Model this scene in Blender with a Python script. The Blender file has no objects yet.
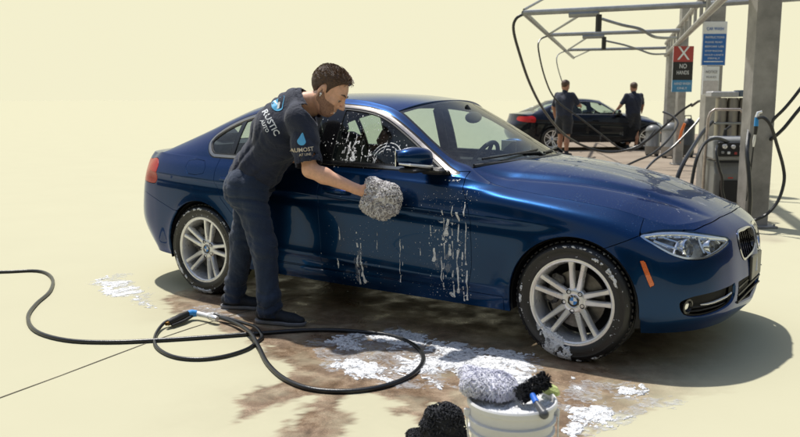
import bpy, math, random
import numpy as np
from mathutils import Vector, Matrix, Quaternion
R = math.radians
random.seed(7)
rng = np.random.default_rng(7)
scene = bpy.context.scene

# ------------------------------------------------------------------ camera, sky, sun, exposure
cam_data = bpy.data.cameras.new('camera')
cam = bpy.data.objects.new('camera', cam_data)
scene.collection.objects.link(cam)
CAM = (1.558, -4.920, 1.404)
YAW, PITCH = -0.5814, 0.1456
cam.location = CAM
cam.rotation_euler = (math.pi/2 - PITCH, 0, -YAW)
cam_data.sensor_width = 36.0
cam_data.lens = 36.0 * 809.1 / 800.0
cam_data.clip_start = 0.05
cam_data.clip_end = 3000.0
cam_data.dof.use_dof = True; cam_data.dof.focus_distance = 4.9; cam_data.dof.aperture_fstop = 4.0
scene.camera = cam

SUN_EL, SUN_AZ = R(67), R(-66)          # azimuth measured from +Y towards +X: the sun stands behind the car
sd = Vector((math.sin(SUN_AZ)*math.cos(SUN_EL), math.cos(SUN_AZ)*math.cos(SUN_EL), math.sin(SUN_EL)))
world = bpy.data.worlds.new('World')
scene.world = world
world.use_nodes = True
wn = world.node_tree
for n in list(wn.nodes): wn.nodes.remove(n)
w_out = wn.nodes.new('ShaderNodeOutputWorld')
w_bg = wn.nodes.new('ShaderNodeBackground')
w_bg.inputs['Color'].default_value = (0.905, 0.868, 0.620, 1)      # pale cream haze low in the sky
w_bg.inputs['Strength'].default_value = 1.0
w_sky = wn.nodes.new('ShaderNodeTexSky'); w_sky.sky_type = 'NISHITA'; w_sky.sun_disc = False
w_sky.sun_elevation = SUN_EL; w_sky.sun_rotation = SUN_AZ; w_sky.air_density = 1.2; w_sky.dust_density = 1.5
w_bs = wn.nodes.new('ShaderNodeBackground'); w_bs.inputs['Strength'].default_value = 0.14
wn.links.new(w_sky.outputs[0], w_bs.inputs['Color'])
w_tc = wn.nodes.new('ShaderNodeTexCoord'); w_sp = wn.nodes.new('ShaderNodeSeparateXYZ'); w_mr = wn.nodes.new('ShaderNodeMapRange'); w_mx = wn.nodes.new('ShaderNodeMixShader')
w_mr.interpolation_type = 'SMOOTHSTEP'; w_mr.inputs['From Min'].default_value = 0.14; w_mr.inputs['From Max'].default_value = 0.72
wn.links.new(w_tc.outputs['Generated'], w_sp.inputs[0]); wn.links.new(w_sp.outputs['Z'], w_mr.inputs['Value'])
wn.links.new(w_mr.outputs['Result'], w_mx.inputs['Fac']); wn.links.new(w_bg.outputs[0], w_mx.inputs[1]); wn.links.new(w_bs.outputs[0], w_mx.inputs[2])
wn.links.new(w_mx.outputs[0], w_out.inputs[0])
sun_data = bpy.data.lights.new('sun', 'SUN')
sun_data.energy = 5.0
sun_data.angle = R(1.2)
sun_data.color = (1.0, 0.965, 0.90)
sun = bpy.data.objects.new('sun', sun_data)
scene.collection.objects.link(sun)
sun.rotation_euler = sd.to_track_quat('Z', 'Y').to_euler()
sun.location = (0, 10, 20)
vs = scene.view_settings
vs.view_transform = 'Standard'; vs.look = 'None'; vs.exposure = 0.0; vs.gamma = 1.0
vs.use_curve_mapping = False

# ------------------------------------------------------------------ picture geometry helper (real points from sight lines)
_cy, _sy, _cp, _sp = math.cos(YAW), math.sin(YAW), math.cos(PITCH), math.sin(PITCH)
FW = np.array([_sy*_cp, _cy*_cp, -_sp]); RT = np.array([_cy, -_sy, 0.0]); UP = np.cross(RT, FW)
C0 = np.array(CAM)
def sight(u, v): return FW + RT*(u-400)/809.1 - UP*(v-218.5)/809.1
def on_ground(u, v, z=0.0):
    d = sight(u, v); return C0 + d*((z-C0[2])/d[2])
def at_depth(u, v, t): return C0 + sight(u, v)*t

# ------------------------------------------------------------------ materials
def new_mat(name):
    m = bpy.data.materials.new(name); m.use_nodes = True
    nt = m.node_tree
    return m, nt, nt.nodes['Principled BSDF']
def node(nt, typ, **kw):
    n = nt.nodes.new(typ)
    for k, v in kw.items(): setattr(n, k, v)
    return n
def ramp(nt, fac, stops):
    r = nt.nodes.new('ShaderNodeValToRGB')
    while len(r.color_ramp.elements) < len(stops): r.color_ramp.elements.new(0.5)
    for e, (p, c) in zip(r.color_ramp.elements, stops):
        e.position = p; e.color = c if len(c) == 4 else (*c, 1)
    nt.links.new(fac, r.inputs['Fac']); return r
def noise(nt, scale, detail=4, rough=0.55, vec=None, dist=0.0):
    n = nt.nodes.new('ShaderNodeTexNoise')
    n.inputs['Scale'].default_value = scale; n.inputs['Detail'].default_value = detail
    n.inputs['Roughness'].default_value = rough; n.inputs['Distortion'].default_value = dist
    if vec is not None: nt.links.new(vec, n.inputs['Vector'])
    return n
def objco(nt):
    t = nt.nodes.new('ShaderNodeTexCoord'); return t.outputs['Object']
def bump(nt, height, strength, dist, bsdf, prev=None):
    b = nt.nodes.new('ShaderNodeBump')
    b.inputs['Strength'].default_value = strength; b.inputs['Distance'].default_value = dist
    nt.links.new(height, b.inputs['Height'])
    if prev is not None: nt.links.new(prev.outputs['Normal'], b.inputs['Normal'])
    nt.links.new(b.outputs['Normal'], bsdf.inputs['Normal']); return b
def plain(name, col, rough=0.5, metal=0.0, var=0.12, scale=30, bmp=0.0, bscale=60, rvar=0.08, coat=0.0, **kw):
    """a surface with slight uneven colour, gloss and relief"""
    m, nt, b = new_mat(name)
    oc = objco(nt)
    n = noise(nt, scale, 5, 0.6, oc)
    c0 = tuple(max(0, c*(1-var)) for c in col); c1 = tuple(min(1, c*(1+var)) for c in col)
    r = ramp(nt, n.outputs['Fac'], [(0.3, c0), (0.7, c1)])
    nt.links.new(r.outputs['Color'], b.inputs['Base Color'])
    mr = nt.nodes.new('ShaderNodeMapRange')
    mr.inputs['To Min'].default_value = max(0.02, rough-rvar); mr.inputs['To Max'].default_value = min(1, rough+rvar)
    n2 = noise(nt, scale*0.4, 3, 0.6, oc)
    nt.links.new(n2.outputs['Fac'], mr.inputs['Value']); nt.links.new(mr.outputs['Result'], b.inputs['Roughness'])
    b.inputs['Metallic'].default_value = metal
    b.inputs['Coat Weight'].default_value = coat
    if bmp > 0:
        n3 = noise(nt, bscale, 4, 0.6, oc); bump(nt, n3.outputs['Fac'], bmp, 0.01, b)
    for k, v in kw.items(): b.inputs[k.replace('_', ' ')].default_value = v
    return m
def car_paint(name, col, col2, drop=1.0):
    m, nt, b = new_mat(name)
    oc = objco(nt)
    v = nt.nodes.new('ShaderNodeTexVoronoi'); v.inputs['Scale'].default_value = 2600
    nt.links.new(oc, v.inputs['Vector'])
    mx = nt.nodes.new('ShaderNodeMix'); mx.data_type = 'RGBA'
    nt.links.new(v.outputs['Distance'], mx.inputs['Factor'])
    mx.inputs['A'].default_value = (*col, 1); mx.inputs['B'].default_value = (*col2, 1)
    nt.links.new(mx.outputs['Result'], b.inputs['Base Color'])
    b.inputs['Metallic'].default_value = 0.80
    b.inputs['Roughness'].default_value = 0.30
    b.inputs['Coat Weight'].default_value = .85; b.inputs['Coat IOR'].default_value = 1.33
    b.inputs['Specular Tint'].default_value = (.25, .42, .80, 1)
    b.inputs['Coat Roughness'].default_value = 0.03
    # water beads standing on the paint, denser where the panel faces up
    dv = nt.nodes.new('ShaderNodeTexVoronoi'); dv.inputs['Scale'].default_value = 78
    dv.inputs['Randomness'].default_value = 1.0
    nt.links.new(oc, dv.inputs['Vector'])
    sz = noise(nt, 9, 3, 0.7, oc)
    geo = nt.nodes.new('ShaderNodeNewGeometry'); sp = nt.nodes.new('ShaderNodeSeparateXYZ')
    nt.links.new(geo.outputs['True Normal'], sp.inputs[0])
    up = nt.nodes.new('ShaderNodeMapRange'); up.inputs['From Min'].default_value = 0.0; up.inputs['From Max'].default_value = 1.0
    up.inputs['To Min'].default_value = 0.05; up.inputs['To Max'].default_value = 0.36
    nt.links.new(sp.outputs['Z'], up.inputs['Value'])
    ml = nt.nodes.new('ShaderNodeMath'); ml.operation = 'MULTIPLY'
    nt.links.new(sz.outputs['Fac'], ml.inputs[0]); nt.links.new(up.outputs['Result'], ml.inputs[1])
    sub = nt.nodes.new('ShaderNodeMath'); sub.operation = 'SUBTRACT'; sub.use_clamp = True
    nt.links.new(ml.outputs[0], sub.inputs[0]); nt.links.new(dv.outputs['Distance'], sub.inputs[1])
    sq = nt.nodes.new('ShaderNodeMath'); sq.operation = 'POWER'; sq.inputs[1].default_value = 0.5
    nt.links.new(sub.outputs[0], sq.inputs[0])
    bp = nt.nodes.new('ShaderNodeBump'); bp.inputs['Strength'].default_value = 1.0*drop; bp.inputs['Distance'].default_value = 0.004
    nt.links.new(sq.outputs[0], bp.inputs['Height'])
    nt.links.new(bp.outputs['Normal'], b.inputs['Coat Normal'])
    nt.links.new(bp.outputs['Normal'], b.inputs['Normal'])
    return m
def glass(name, tint, refl=1.0, dirt=0.0, rough=0.0):
    """thin pane: tinted see-through mixed with a mirror by Fresnel, water spots on it"""
    m, nt, b = new_mat(name)
    nt.nodes.remove(b)
    out = nt.nodes['Material Output']
    tr = nt.nodes.new('ShaderNodeBsdfTransparent'); tr.inputs['Color'].default_value = (*tint, 1)
    gl = nt.nodes.new('ShaderNodeBsdfGlossy'); gl.inputs['Roughness'].default_value = rough
    fr = nt.nodes.new('ShaderNodeFresnel'); 
    gm = nt.nodes.new('ShaderNodeNewGeometry'); bi = nt.nodes.new('ShaderNodeMath'); bi.operation = 'MULTIPLY_ADD'
    bi.inputs[1].default_value = 1/1.52-1.52; bi.inputs[2].default_value = 1.52
    nt.links.new(gm.outputs['Backfacing'], bi.inputs[0]); nt.links.new(bi.outputs[0], fr.inputs['IOR'])
    mx = nt.nodes.new('ShaderNodeMixShader')
    oc = objco(nt)
    nt.links.new(fr.outputs[0], mx.inputs['Fac'])
    nt.links.new(tr.outputs[0], mx.inputs[1]); nt.links.new(gl.outputs[0], mx.inputs[2])
    last = mx
    if dirt > 0:
        df = nt.nodes.new('ShaderNodeBsdfDiffuse'); df.inputs['Color'].default_value = (.55, .58, .60, 1)
        n1 = noise(nt, 3.2, 6, 0.65, oc, 0.6); n2 = noise(nt, 42, 5, 0.7, oc)
        mu = nt.nodes.new('ShaderNodeMath'); mu.operation = 'MULTIPLY'
        nt.links.new(n1.outputs['Fac'], mu.inputs[0]); nt.links.new(n2.outputs['Fac'], mu.inputs[1])
        r = ramp(nt, mu.outputs[0], [(0.20, (0, 0, 0)), (0.42, (dirt,)*3)])
        m2 = nt.nodes.new('ShaderNodeMixShader')
        nt.links.new(r.outputs['Color'], m2.inputs['Fac'])
        nt.links.new(mx.outputs[0], m2.inputs[1]); nt.links.new(df.outputs[0], m2.inputs[2]); last = m2
    nt.links.new(last.outputs[0], out.inputs['Surface'])
    return m

M = {}
M['paint'] = car_paint('blue_metallic_paint', (0.0012, 0.0165, 0.058), (0.003, 0.036, 0.116))
M['black_paint'] = car_paint('black_paint', (0.006, 0.0065, 0.008), (0.012, 0.013, 0.016), 0.4)
M['black'] = plain('black_plastic', (0.012, 0.012, 0.013), 0.45, bmp=.1, bscale=300)
M['gloss_black'] = plain('gloss_black', (0.006, 0.006, 0.007), 0.12)
M['under'] = plain('underbody_black', (0.008, 0.008, 0.009), 0.8)
M['dark_chrome'] = plain('dark_chrome', (0.34, 0.32, 0.30), 0.22, 1.0, var=.06)
M['chrome'] = plain('chrome', (0.82, 0.83, 0.84), 0.10, 1.0, var=.03, rvar=.04)
M['alloy'] = plain('alloy_silver', (0.72, 0.72, 0.73), 0.28, 0.55, var=.06, scale=14, rvar=.07, coat=.5)
M['disc'] = plain('brake_disc_steel', (0.12, 0.115, 0.11), 0.4, 0.9, var=.3, scale=40)
M['rubber'] = plain('tyre_rubber', (0.010, 0.010, 0.011), 0.34, bmp=.25, bscale=160, rvar=.16, scale=12)
M['glass'] = glass('side_window_glass', (0.62, 0.71, 0.70), dirt=.05)
M['windshield'] = glass('windshield_glass', (0.80, 0.87, 0.86), dirt=.03)
M['lens'] = glass('clear_lens', (0.93, 0.95, 0.96), dirt=.06)
M['interior'] = plain('dark_interior', (0.018, 0.018, 0.019), 0.75, bmp=.2, bscale=120)
M['leather'] = plain('black_leather', (0.022, 0.022, 0.023), 0.5, bmp=.2, bscale=200)
M['amber'] = plain('amber_reflector', (0.70, 0.13, 0.012), 0.18, coat=1.0, bmp=.5, bscale=220)
M['red_lens'] = plain('red_lens', (0.36, 0.006, 0.006), 0.25, coat=.25, Specular_IOR_Level=.25)
M['plate'] = plain('dark_plate', (0.02, 0.02, 0.022), 0.35)
M['reflector'] = plain('lamp_reflector', (0.75, 0.76, 0.78), 0.14, 1.0, var=.05)
M['white_plastic'] = plain('white_plastic', (0.70, 0.70, 0.70), 0.35)

# ------------------------------------------------------------------ objects and tags
COL = scene.collection
def link(name, me, mat=None, parent=None, loc=None, rot=None):
    o = bpy.data.objects.new(name, me); COL.objects.link(o)
    if mat is not None and me is not None and len(me.materials) == 0: me.materials.append(mat)
    if parent is not None: o.parent = parent
    if loc is not None: o.location = loc
    if rot is not None: o.rotation_euler = rot
    return o
def tag(o, label=None, cat=None, group=None, kind=None):
    if label: o['label'] = label
    if cat: o['category'] = cat
    if group: o['group'] = group
    if kind: o['kind'] = kind
    return o
def empty(name, loc=(0, 0, 0), rz=0.0, **kw):
    o = bpy.data.objects.new(name, None); COL.objects.link(o)
    o.location = loc; o.rotation_euler = (0, 0, rz); o.empty_display_size = 0.1
    return tag(o, **kw)
def copy_tree(o, parent=None):
    c = o.copy(); COL.objects.link(c); c.parent = parent
    for ch in list(o.children): copy_tree(ch, c)
    return c

class MB:
    """collects simple solids into one mesh"""
    def __init__(s): s.v = []; s.f = []; s.sm = []
    def add(s, vs_, fs, smooth=False, mat=None):
        k = len(s.v)
        for p in vs_:
            p = Vector(p)
            if mat is not None: p = mat @ p
            s.v.append(tuple(p))
        for f in fs: s.f.append(tuple(i+k for i in f)); s.sm.append(smooth)
    def box(s, c, d, rot=None, bev=0.0):
        mt = Matrix.Translation(Vector(c))
        if rot is not None: mt = mt @ (rot if isinstance(rot, Matrix) else Matrix.Rotation(rot, 4, 'Z'))
        x, y, z = d[0]/2, d[1]/2, d[2]/2
        b = min(bev, x*.9, y*.9, z*.9)
        if b <= 0:
            vs_ = [(sx*x, sy*y, sz*z) for sz in (-1, 1) for sy in (-1, 1) for sx in (-1, 1)]
            s.add(vs_, [(0, 2, 3, 1), (4, 5, 7, 6), (0, 1, 5, 4), (2, 6, 7, 3), (0, 4, 6, 2), (1, 3, 7, 5)], mat=mt); return
        # chamfered box
        ring = lambda X, Y, Z: [(-X+b if 0 else -X, -Y+b, Z), (-X+b, -Y, Z), (X-b, -Y, Z), (X, -Y+b, Z), (X, Y-b, Z), (X-b, Y, Z), (-X+b, Y, Z), (-X, Y-b, Z)]
        r0 = [(px*(x-b)/x, py*(y-b)/y, -z) for px, py, _ in ring(x, y, 0)]
        r1 = ring(x, y, -z+b); r2 = ring(x, y, z-b)
        r3 = [(px*(x-b)/x, py*(y-b)/y, z) for px, py, _ in ring(x, y, 0)]
        vs_ = r0+r1+r2+r3
        fs = [tuple(range(7, -1, -1)), tuple(range(24, 32))]
        for k in range(3):
            for i in range(8):
                j = (i+1) % 8; fs.append((k*8+i, k*8+j, k*8+8+j, k*8+8+i))
        s.add(vs_, fs, mat=mt)
    def tube(s, pts, r, n=10, caps=True, smooth=True, closed=False):
        pts = [Vector(p) for p in pts]; m = len(pts)
        rr = r if hasattr(r, '__len__') else [r]*m
        tg = []
        for i in range(m):
            a = pts[(i-1) % m] if (closed or i > 0) else pts[0]
            b = pts[(i+1) % m] if (closed or i < m-1) else pts[-1]
            t = (b-a); tg.append(t.normalized() if t.length > 1e-9 else Vector((0, 0, 1)))
        up = Vector((0, 0, 1)) if abs(tg[0].z) < .9 else Vector((1, 0, 0))
        nx = tg[0].cross(up).normalized()
        vs_ = []
        for i in range(m):
            nx = (nx - tg[i]*nx.dot(tg[i]))
            if nx.length < 1e-6: nx = tg[i].orthogonal()
            nx.normalize(); ny = tg[i].cross(nx)
            for k in range(n):
                a = 2*math.pi*k/n
                vs_.append(pts[i] + (nx*math.cos(a)+ny*math.sin(a))*rr[i])
        fs = []
        for i in range(m if closed else m-1):
            i2 = (i+1) % m
            for k in range(n):
                k2 = (k+1) % n; fs.append((i*n+k, i*n+k2, i2*n+k2, i2*n+k))
        s.add(vs_, fs, smooth)
        if caps and not closed:
            s.add(vs_[:n], [tuple(range(n-1, -1, -1))]); s.add(vs_[-n:], [tuple(range(n))])
    def lathe(s, prof, n=32, mat=None, smooth=True, close=False, seam_sharp=None):
        """prof: (radius, height) pairs turned about Z"""
        vs_ = []
        for r_, h in prof:
            for k in range(n):
                a = 2*math.pi*k/n; vs_.append((r_*math.cos(a), r_*math.sin(a), h))
        fs = []; L = len(prof)
        for i in range(L if close else L-1):
            i2 = (i+1) % L
            for k in range(n):
                k2 = (k+1) % n; fs.append((i*n+k, i*n+k2, i2*n+k2, i2*n+k))
        s.add(vs_, fs, smooth, mat)
    def ball(s, c, r, n=10, m=7, mat=None):
        r = r if hasattr(r, '__len__') else (r, r, r)
        mt = Matrix.Translation(Vector(c)) @ (mat or Matrix()) @ Matrix.Diagonal((*r, 1))
        s.lathe([(max(1e-4, math.sin(math.pi*i/m)), -math.cos(math.pi*i/m)) for i in range(m+1)], n, mt)
    def prism(s, poly, z0, z1, mat=None, smooth=False):
        """2D outline extruded z0..z1"""
        n = len(poly)
        vs_ = [(p[0], p[1], z0) for p in poly]+[(p[0], p[1], z1) for p in poly]
        s.add(vs_, [tuple(range(n-1, -1, -1)), tuple(range(n, 2*n))]+[(i, (i+1) % n, n+(i+1) % n, n+i) for i in range(n)], smooth, mat)
    def build(s, name, mat, parent=None, loc=None, rot=None, auto=40):
        me = bpy.data.meshes.new(name); me.from_pydata(s.v, [], s.f)
        if any(s.sm): me.polygons.foreach_set('use_smooth', s.sm)
        me.update()
        if any(s.sm): sharp_by_angle(me, auto)
        return link(name, me, mat, parent, loc, rot)
def sharp_by_angle(me, deg):
    try: me.set_sharp_from_angle(angle=R(deg))
    except Exception: pass
def fix_normals(o):
    import bmesh
    bm = bmesh.new(); bm.from_mesh(o.data); bmesh.ops.recalc_face_normals(bm, faces=bm.faces[:]); bm.to_mesh(o.data); bm.free()
    return o

# ------------------------------------------------------------------ numpy helpers: noise, curves, distance to outlines
def vnoise(x, y, seed=0):
    xi = np.floor(x).astype(np.int64); yi = np.floor(y).astype(np.int64)
    fx = x-xi; fy = y-yi; fx = fx*fx*(3-2*fx); fy = fy*fy*(3-2*fy)
    def h(a, b):
        n = (a*374761393 + b*668265263 + seed*1274126177) & 0xffffffff
        n = ((n ^ (n >> 13))*1274126177) & 0xffffffff
        return ((n ^ (n >> 16)) & 0xffff)/65535.0
    return (h(xi, yi)*(1-fx)+h(xi+1, yi)*fx)*(1-fy)+(h(xi, yi+1)*(1-fx)+h(xi+1, yi+1)*fx)*fy
def fbm(x, y, oct_=5, seed=0, gain=.5):
    s_ = 0; a = 1; t = 0
    for i in range(oct_):
        s_ = s_+a*vnoise(x*2**i, y*2**i, seed+i*17); t += a; a *= gain
    return s_/t
def smooth_poly(pts, n=6, closed=True):
    P = np.array(pts, float); m = len(P); out = []
    rngm = range(m) if closed else range(m-1)
    for i in rngm:
        if closed: p0, p1, p2, p3 = P[i-1], P[i], P[(i+1) % m], P[(i+2) % m]
        else: p0, p1, p2, p3 = P[max(i-1, 0)], P[i], P[i+1], P[min(i+2, m-1)]
        for k in range(n):
            t = k/n
            out.append(0.5*((2*p1)+(-p0+p2)*t+(2*p0-5*p1+4*p2-p3)*t*t+(-p0+3*p1-3*p2+p3)*t**3))
    if not closed: out.append(P[-1])
    return np.array(out)
def sdf(poly, q):
    """signed distance (inside negative) of points q to a closed outline"""
    P = np.asarray(poly, float); d = np.full(len(q), 1e9); ins = np.zeros(len(q), bool)
    for i in range(len(P)):
        a = P[i]; b = P[(i+1) % len(P)]; e = b-a; w_ = q-a
        t = np.clip((w_@e)/max(e@e, 1e-12), 0, 1)
        d = np.minimum(d, np.hypot(*(w_-t[:, None]*e).T))
        c = ((a[1] <= q[:, 1]) & (b[1] > q[:, 1])) | ((b[1] <= q[:, 1]) & (a[1] > q[:, 1]))
        if abs(e[1]) > 1e-12:
            xi = a[0]+(q[:, 1]-a[1])/e[1]*e[0]; ins ^= c & (q[:, 0] < xi)
    return np.where(ins, -d, d)

class Sheet:
    """triangle sheet with normals and flat coordinates (A), cut exactly along zero lines"""
    def __init__(s, V, N, A, T): s.V = V; s.N = N; s.A = A; s.T = T
    @staticmethod
    def grid(P, A=None):
        a, b = P.shape[:2]; idx = np.arange(a*b).reshape(a, b)
        q = np.stack([idx[:-1, :-1], idx[1:, :-1], idx[1:, 1:], idx[:-1, 1:]], -1).reshape(-1, 4)
        T = np.concatenate([q[:, [0, 1, 2]], q[:, [0, 2, 3]]])
        V = P.reshape(-1, 3)
        ar = np.linalg.norm(np.cross(V[T[:, 1]]-V[T[:, 0]], V[T[:, 2]]-V[T[:, 0]]), axis=1)
        T = T[ar > 1e-10]
        s = Sheet(V.copy(), None, V.copy() if A is None else A.reshape(-1, A.shape[-1]).copy(), T)
        s.renorm(); return s
    def renorm(s):
        fn = np.cross(s.V[s.T[:, 1]]-s.V[s.T[:, 0]], s.V[s.T[:, 2]]-s.V[s.T[:, 0]])
        N = np.zeros_like(s.V)
        for k in range(3): np.add.at(N, s.T[:, k], fn)
        s.N = N/np.maximum(np.linalg.norm(N, axis=1, keepdims=True), 1e-12)
    def flip(s): s.T = s.T[:, ::-1]; s.N = -s.N; return s
    def join(s, o, weld=1e-4):
        k = len(s.V)
        r = Sheet(np.concatenate([s.V, o.V]), np.concatenate([s.N, o.N]), np.concatenate([s.A, o.A]), np.concatenate([s.T, o.T+k]))
        if weld:
            key = np.round(r.V/weld).astype(np.int64)
            _, first, inv = np.unique(key, axis=0, return_index=True, return_inverse=True)
            inv = inv.ravel(); r.V = r.V[first]; r.A = r.A[first]; r.T = inv[r.T]
            bad = (r.T[:, 0] == r.T[:, 1]) | (r.T[:, 1] == r.T[:, 2]) | (r.T[:, 0] == r.T[:, 2])
            r.T = r.T[~bad]; r.renorm()
        return r
    def split(s, f):
        """-> (part with f<0, part with f>0)"""
        f = np.where(np.abs(f) < 1e-7, 1e-7, f)
        sg = f < 0; c = sg[s.T].sum(1)
        keep_n = s.T[c == 3]; keep_p = s.T[c == 0]; X = s.T[(c > 0) & (c < 3)]
        V = [s.V]; cache = {}; nv = []; na = []; nn = []; tn = []; tp = []; base = len(s.V)
        def cut(i, j):
            k = (i, j) if i < j else (j, i)
            if k in cache: return cache[k]
            a, b = k; t = f[a]/(f[a]-f[b])
            nv.append(s.V[a]*(1-t)+s.V[b]*t); na.append(s.A[a]*(1-t)+s.A[b]*t)
            n = s.N[a]*(1-t)+s.N[b]*t; nn.append(n/max(np.linalg.norm(n), 1e-9))
            cache[k] = base+len(nv)-1; return cache[k]
        for tri in X:
            i = [int(q) for q in tri]
            neg = [q for q in range(3) if sg[i[q]]]
            lone = neg[0] if len(neg) == 1 else [q for q in range(3) if not sg[i[q]]][0]
            a, b, c_ = i[lone], i[(lone+1) % 3], i[(lone+2) % 3]
            ab, ac = cut(a, b), cut(a, c_)
            one = [(a, ab, ac)]; two = [(ab, b, c_), (ab, c_, ac)]
            if len(neg) == 1: tn += one; tp += two
            else: tp += one; tn += two
        if nv:
            V = np.concatenate([s.V, np.array(nv)]); A = np.concatenate([s.A, np.array(na)]); N = np.concatenate([s.N, np.array(nn)])
        else: V, A, N = s.V, s.A, s.N
        def mk(k, e):
            T = np.concatenate([k, np.array(e, int).reshape(-1, 3)]) if e else k
            u, inv = np.unique(T, return_inverse=True)
            return Sheet(V[u], N[u], A[u], inv.reshape(T.shape))
        return mk(keep_n, tn), mk(keep_p, tp)
    def inside(s, fn, g=0.0): return s.split(fn(s.A)+g)[0] if len(s.T) else s
    def outside(s, fn, g=0.0): return s.split(fn(s.A)-g)[1] if len(s.T) else s
    def offset(s, d): return Sheet(s.V+s.N*d, s.N, s.A, s.T)
    def mirror(s):
        V = s.V*np.array([1, -1, 1]); N = s.N*np.array([1, -1, 1]); return Sheet(V, N, s.A, s.T[:, ::-1])
    def bound_edges(s):
        E = np.concatenate([s.T[:, [0, 1]], s.T[:, [1, 2]], s.T[:, [2, 0]]])
        srt = np.sort(E, 1); _, inv, cnt = np.unique(srt, axis=0, return_inverse=True, return_counts=True)
        return E[cnt[inv.ravel()] == 1]
    def mesh(s, name, mat, parent=None, rim=0.012, back=False):
        V, N, T = s.V, s.N, s.T
        if rim > 0:
            E = s.bound_edges()
            # rolled-in lip along every free edge
            u, inv = np.unique(E, return_inverse=True); e = inv.reshape(E.shape)
            k = len(V); m = len(u)
            top = V[u]; low = V[u]-N[u]*rim
            V = np.concatenate([V, top, low])
            d = V[u[e[:, 1]]]-V[u[e[:, 0]]]
            en = np.cross(d, N[u[e[:, 0]]]); en /= np.maximum(np.linalg.norm(en, axis=1, keepdims=True), 1e-9)
            vn = np.zeros((m, 3)); np.add.at(vn, e[:, 0], en); np.add.at(vn, e[:, 1], en)
            vn /= np.maximum(np.linalg.norm(vn, axis=1, keepdims=True), 1e-9)
            N = np.concatenate([N, (vn+N[u])*.7071, vn])
            a, b = e[:, 0]+k, e[:, 1]+k
            T = np.concatenate([T, np.stack([b, a, a+m], 1), np.stack([b, a+m, b+m], 1)])
        me = bpy.data.meshes.new(name)
        me.vertices.add(len(V)); me.vertices.foreach_set('co', V.astype(np.float32).ravel())
        me.loops.add(T.size); me.loops.foreach_set('vertex_index', T.astype(np.int32).ravel())
        me.polygons.add(len(T)); me.polygons.foreach_set('loop_start', np.arange(0, T.size, 3, dtype=np.int32))
        me.polygons.foreach_set('loop_total', np.full(len(T), 3, np.int32))
        me.polygons.foreach_set('use_smooth', np.ones(len(T), bool))
        me.update(); me.validate()
        try: me.normals_split_custom_set_from_vertices([tuple(x) for x in (N/np.maximum(np.linalg.norm(N, axis=1, keepdims=True), 1e-9)).tolist()])
        except Exception as ex: print('normals', ex)
        return link(name, me, mat, parent)
# ------------------------------------------------------------------ the saloon's outer skin
def herm(P, s, q):
    """cubic through P (k,...) at parameters s, evaluated at q (finite-difference tangents)"""
    P = np.asarray(P, float); k = len(s); s = np.asarray(s, float)
    d = (P[1:]-P[:-1])/(s[1:]-s[:-1]).reshape(-1, *[1]*(P.ndim-1))
    m = np.empty_like(P); m[0] = d[0]; m[-1] = d[-1]
    h = s[1:]-s[:-1]
    wgt = (h[1:]/(h[1:]+h[:-1])).reshape(-1, *[1]*(P.ndim-1))
    m[1:-1] = d[:-1]*wgt+d[1:]*(1-wgt)
    i = np.clip(np.searchsorted(s, q, side='right')-1, 0, k-2)
    t = ((q-s[i])/h[i]).reshape(-1, *[1]*(P.ndim-1)); H = h[i].reshape(t.shape)
    return (2*t**3-3*t**2+1)*P[i]+(t**3-2*t**2+t)*H*m[i]+(-2*t**3+3*t**2)*P[i+1]+(t**3-t**2)*H*m[i+1]
def st(*rows): return rows
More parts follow.
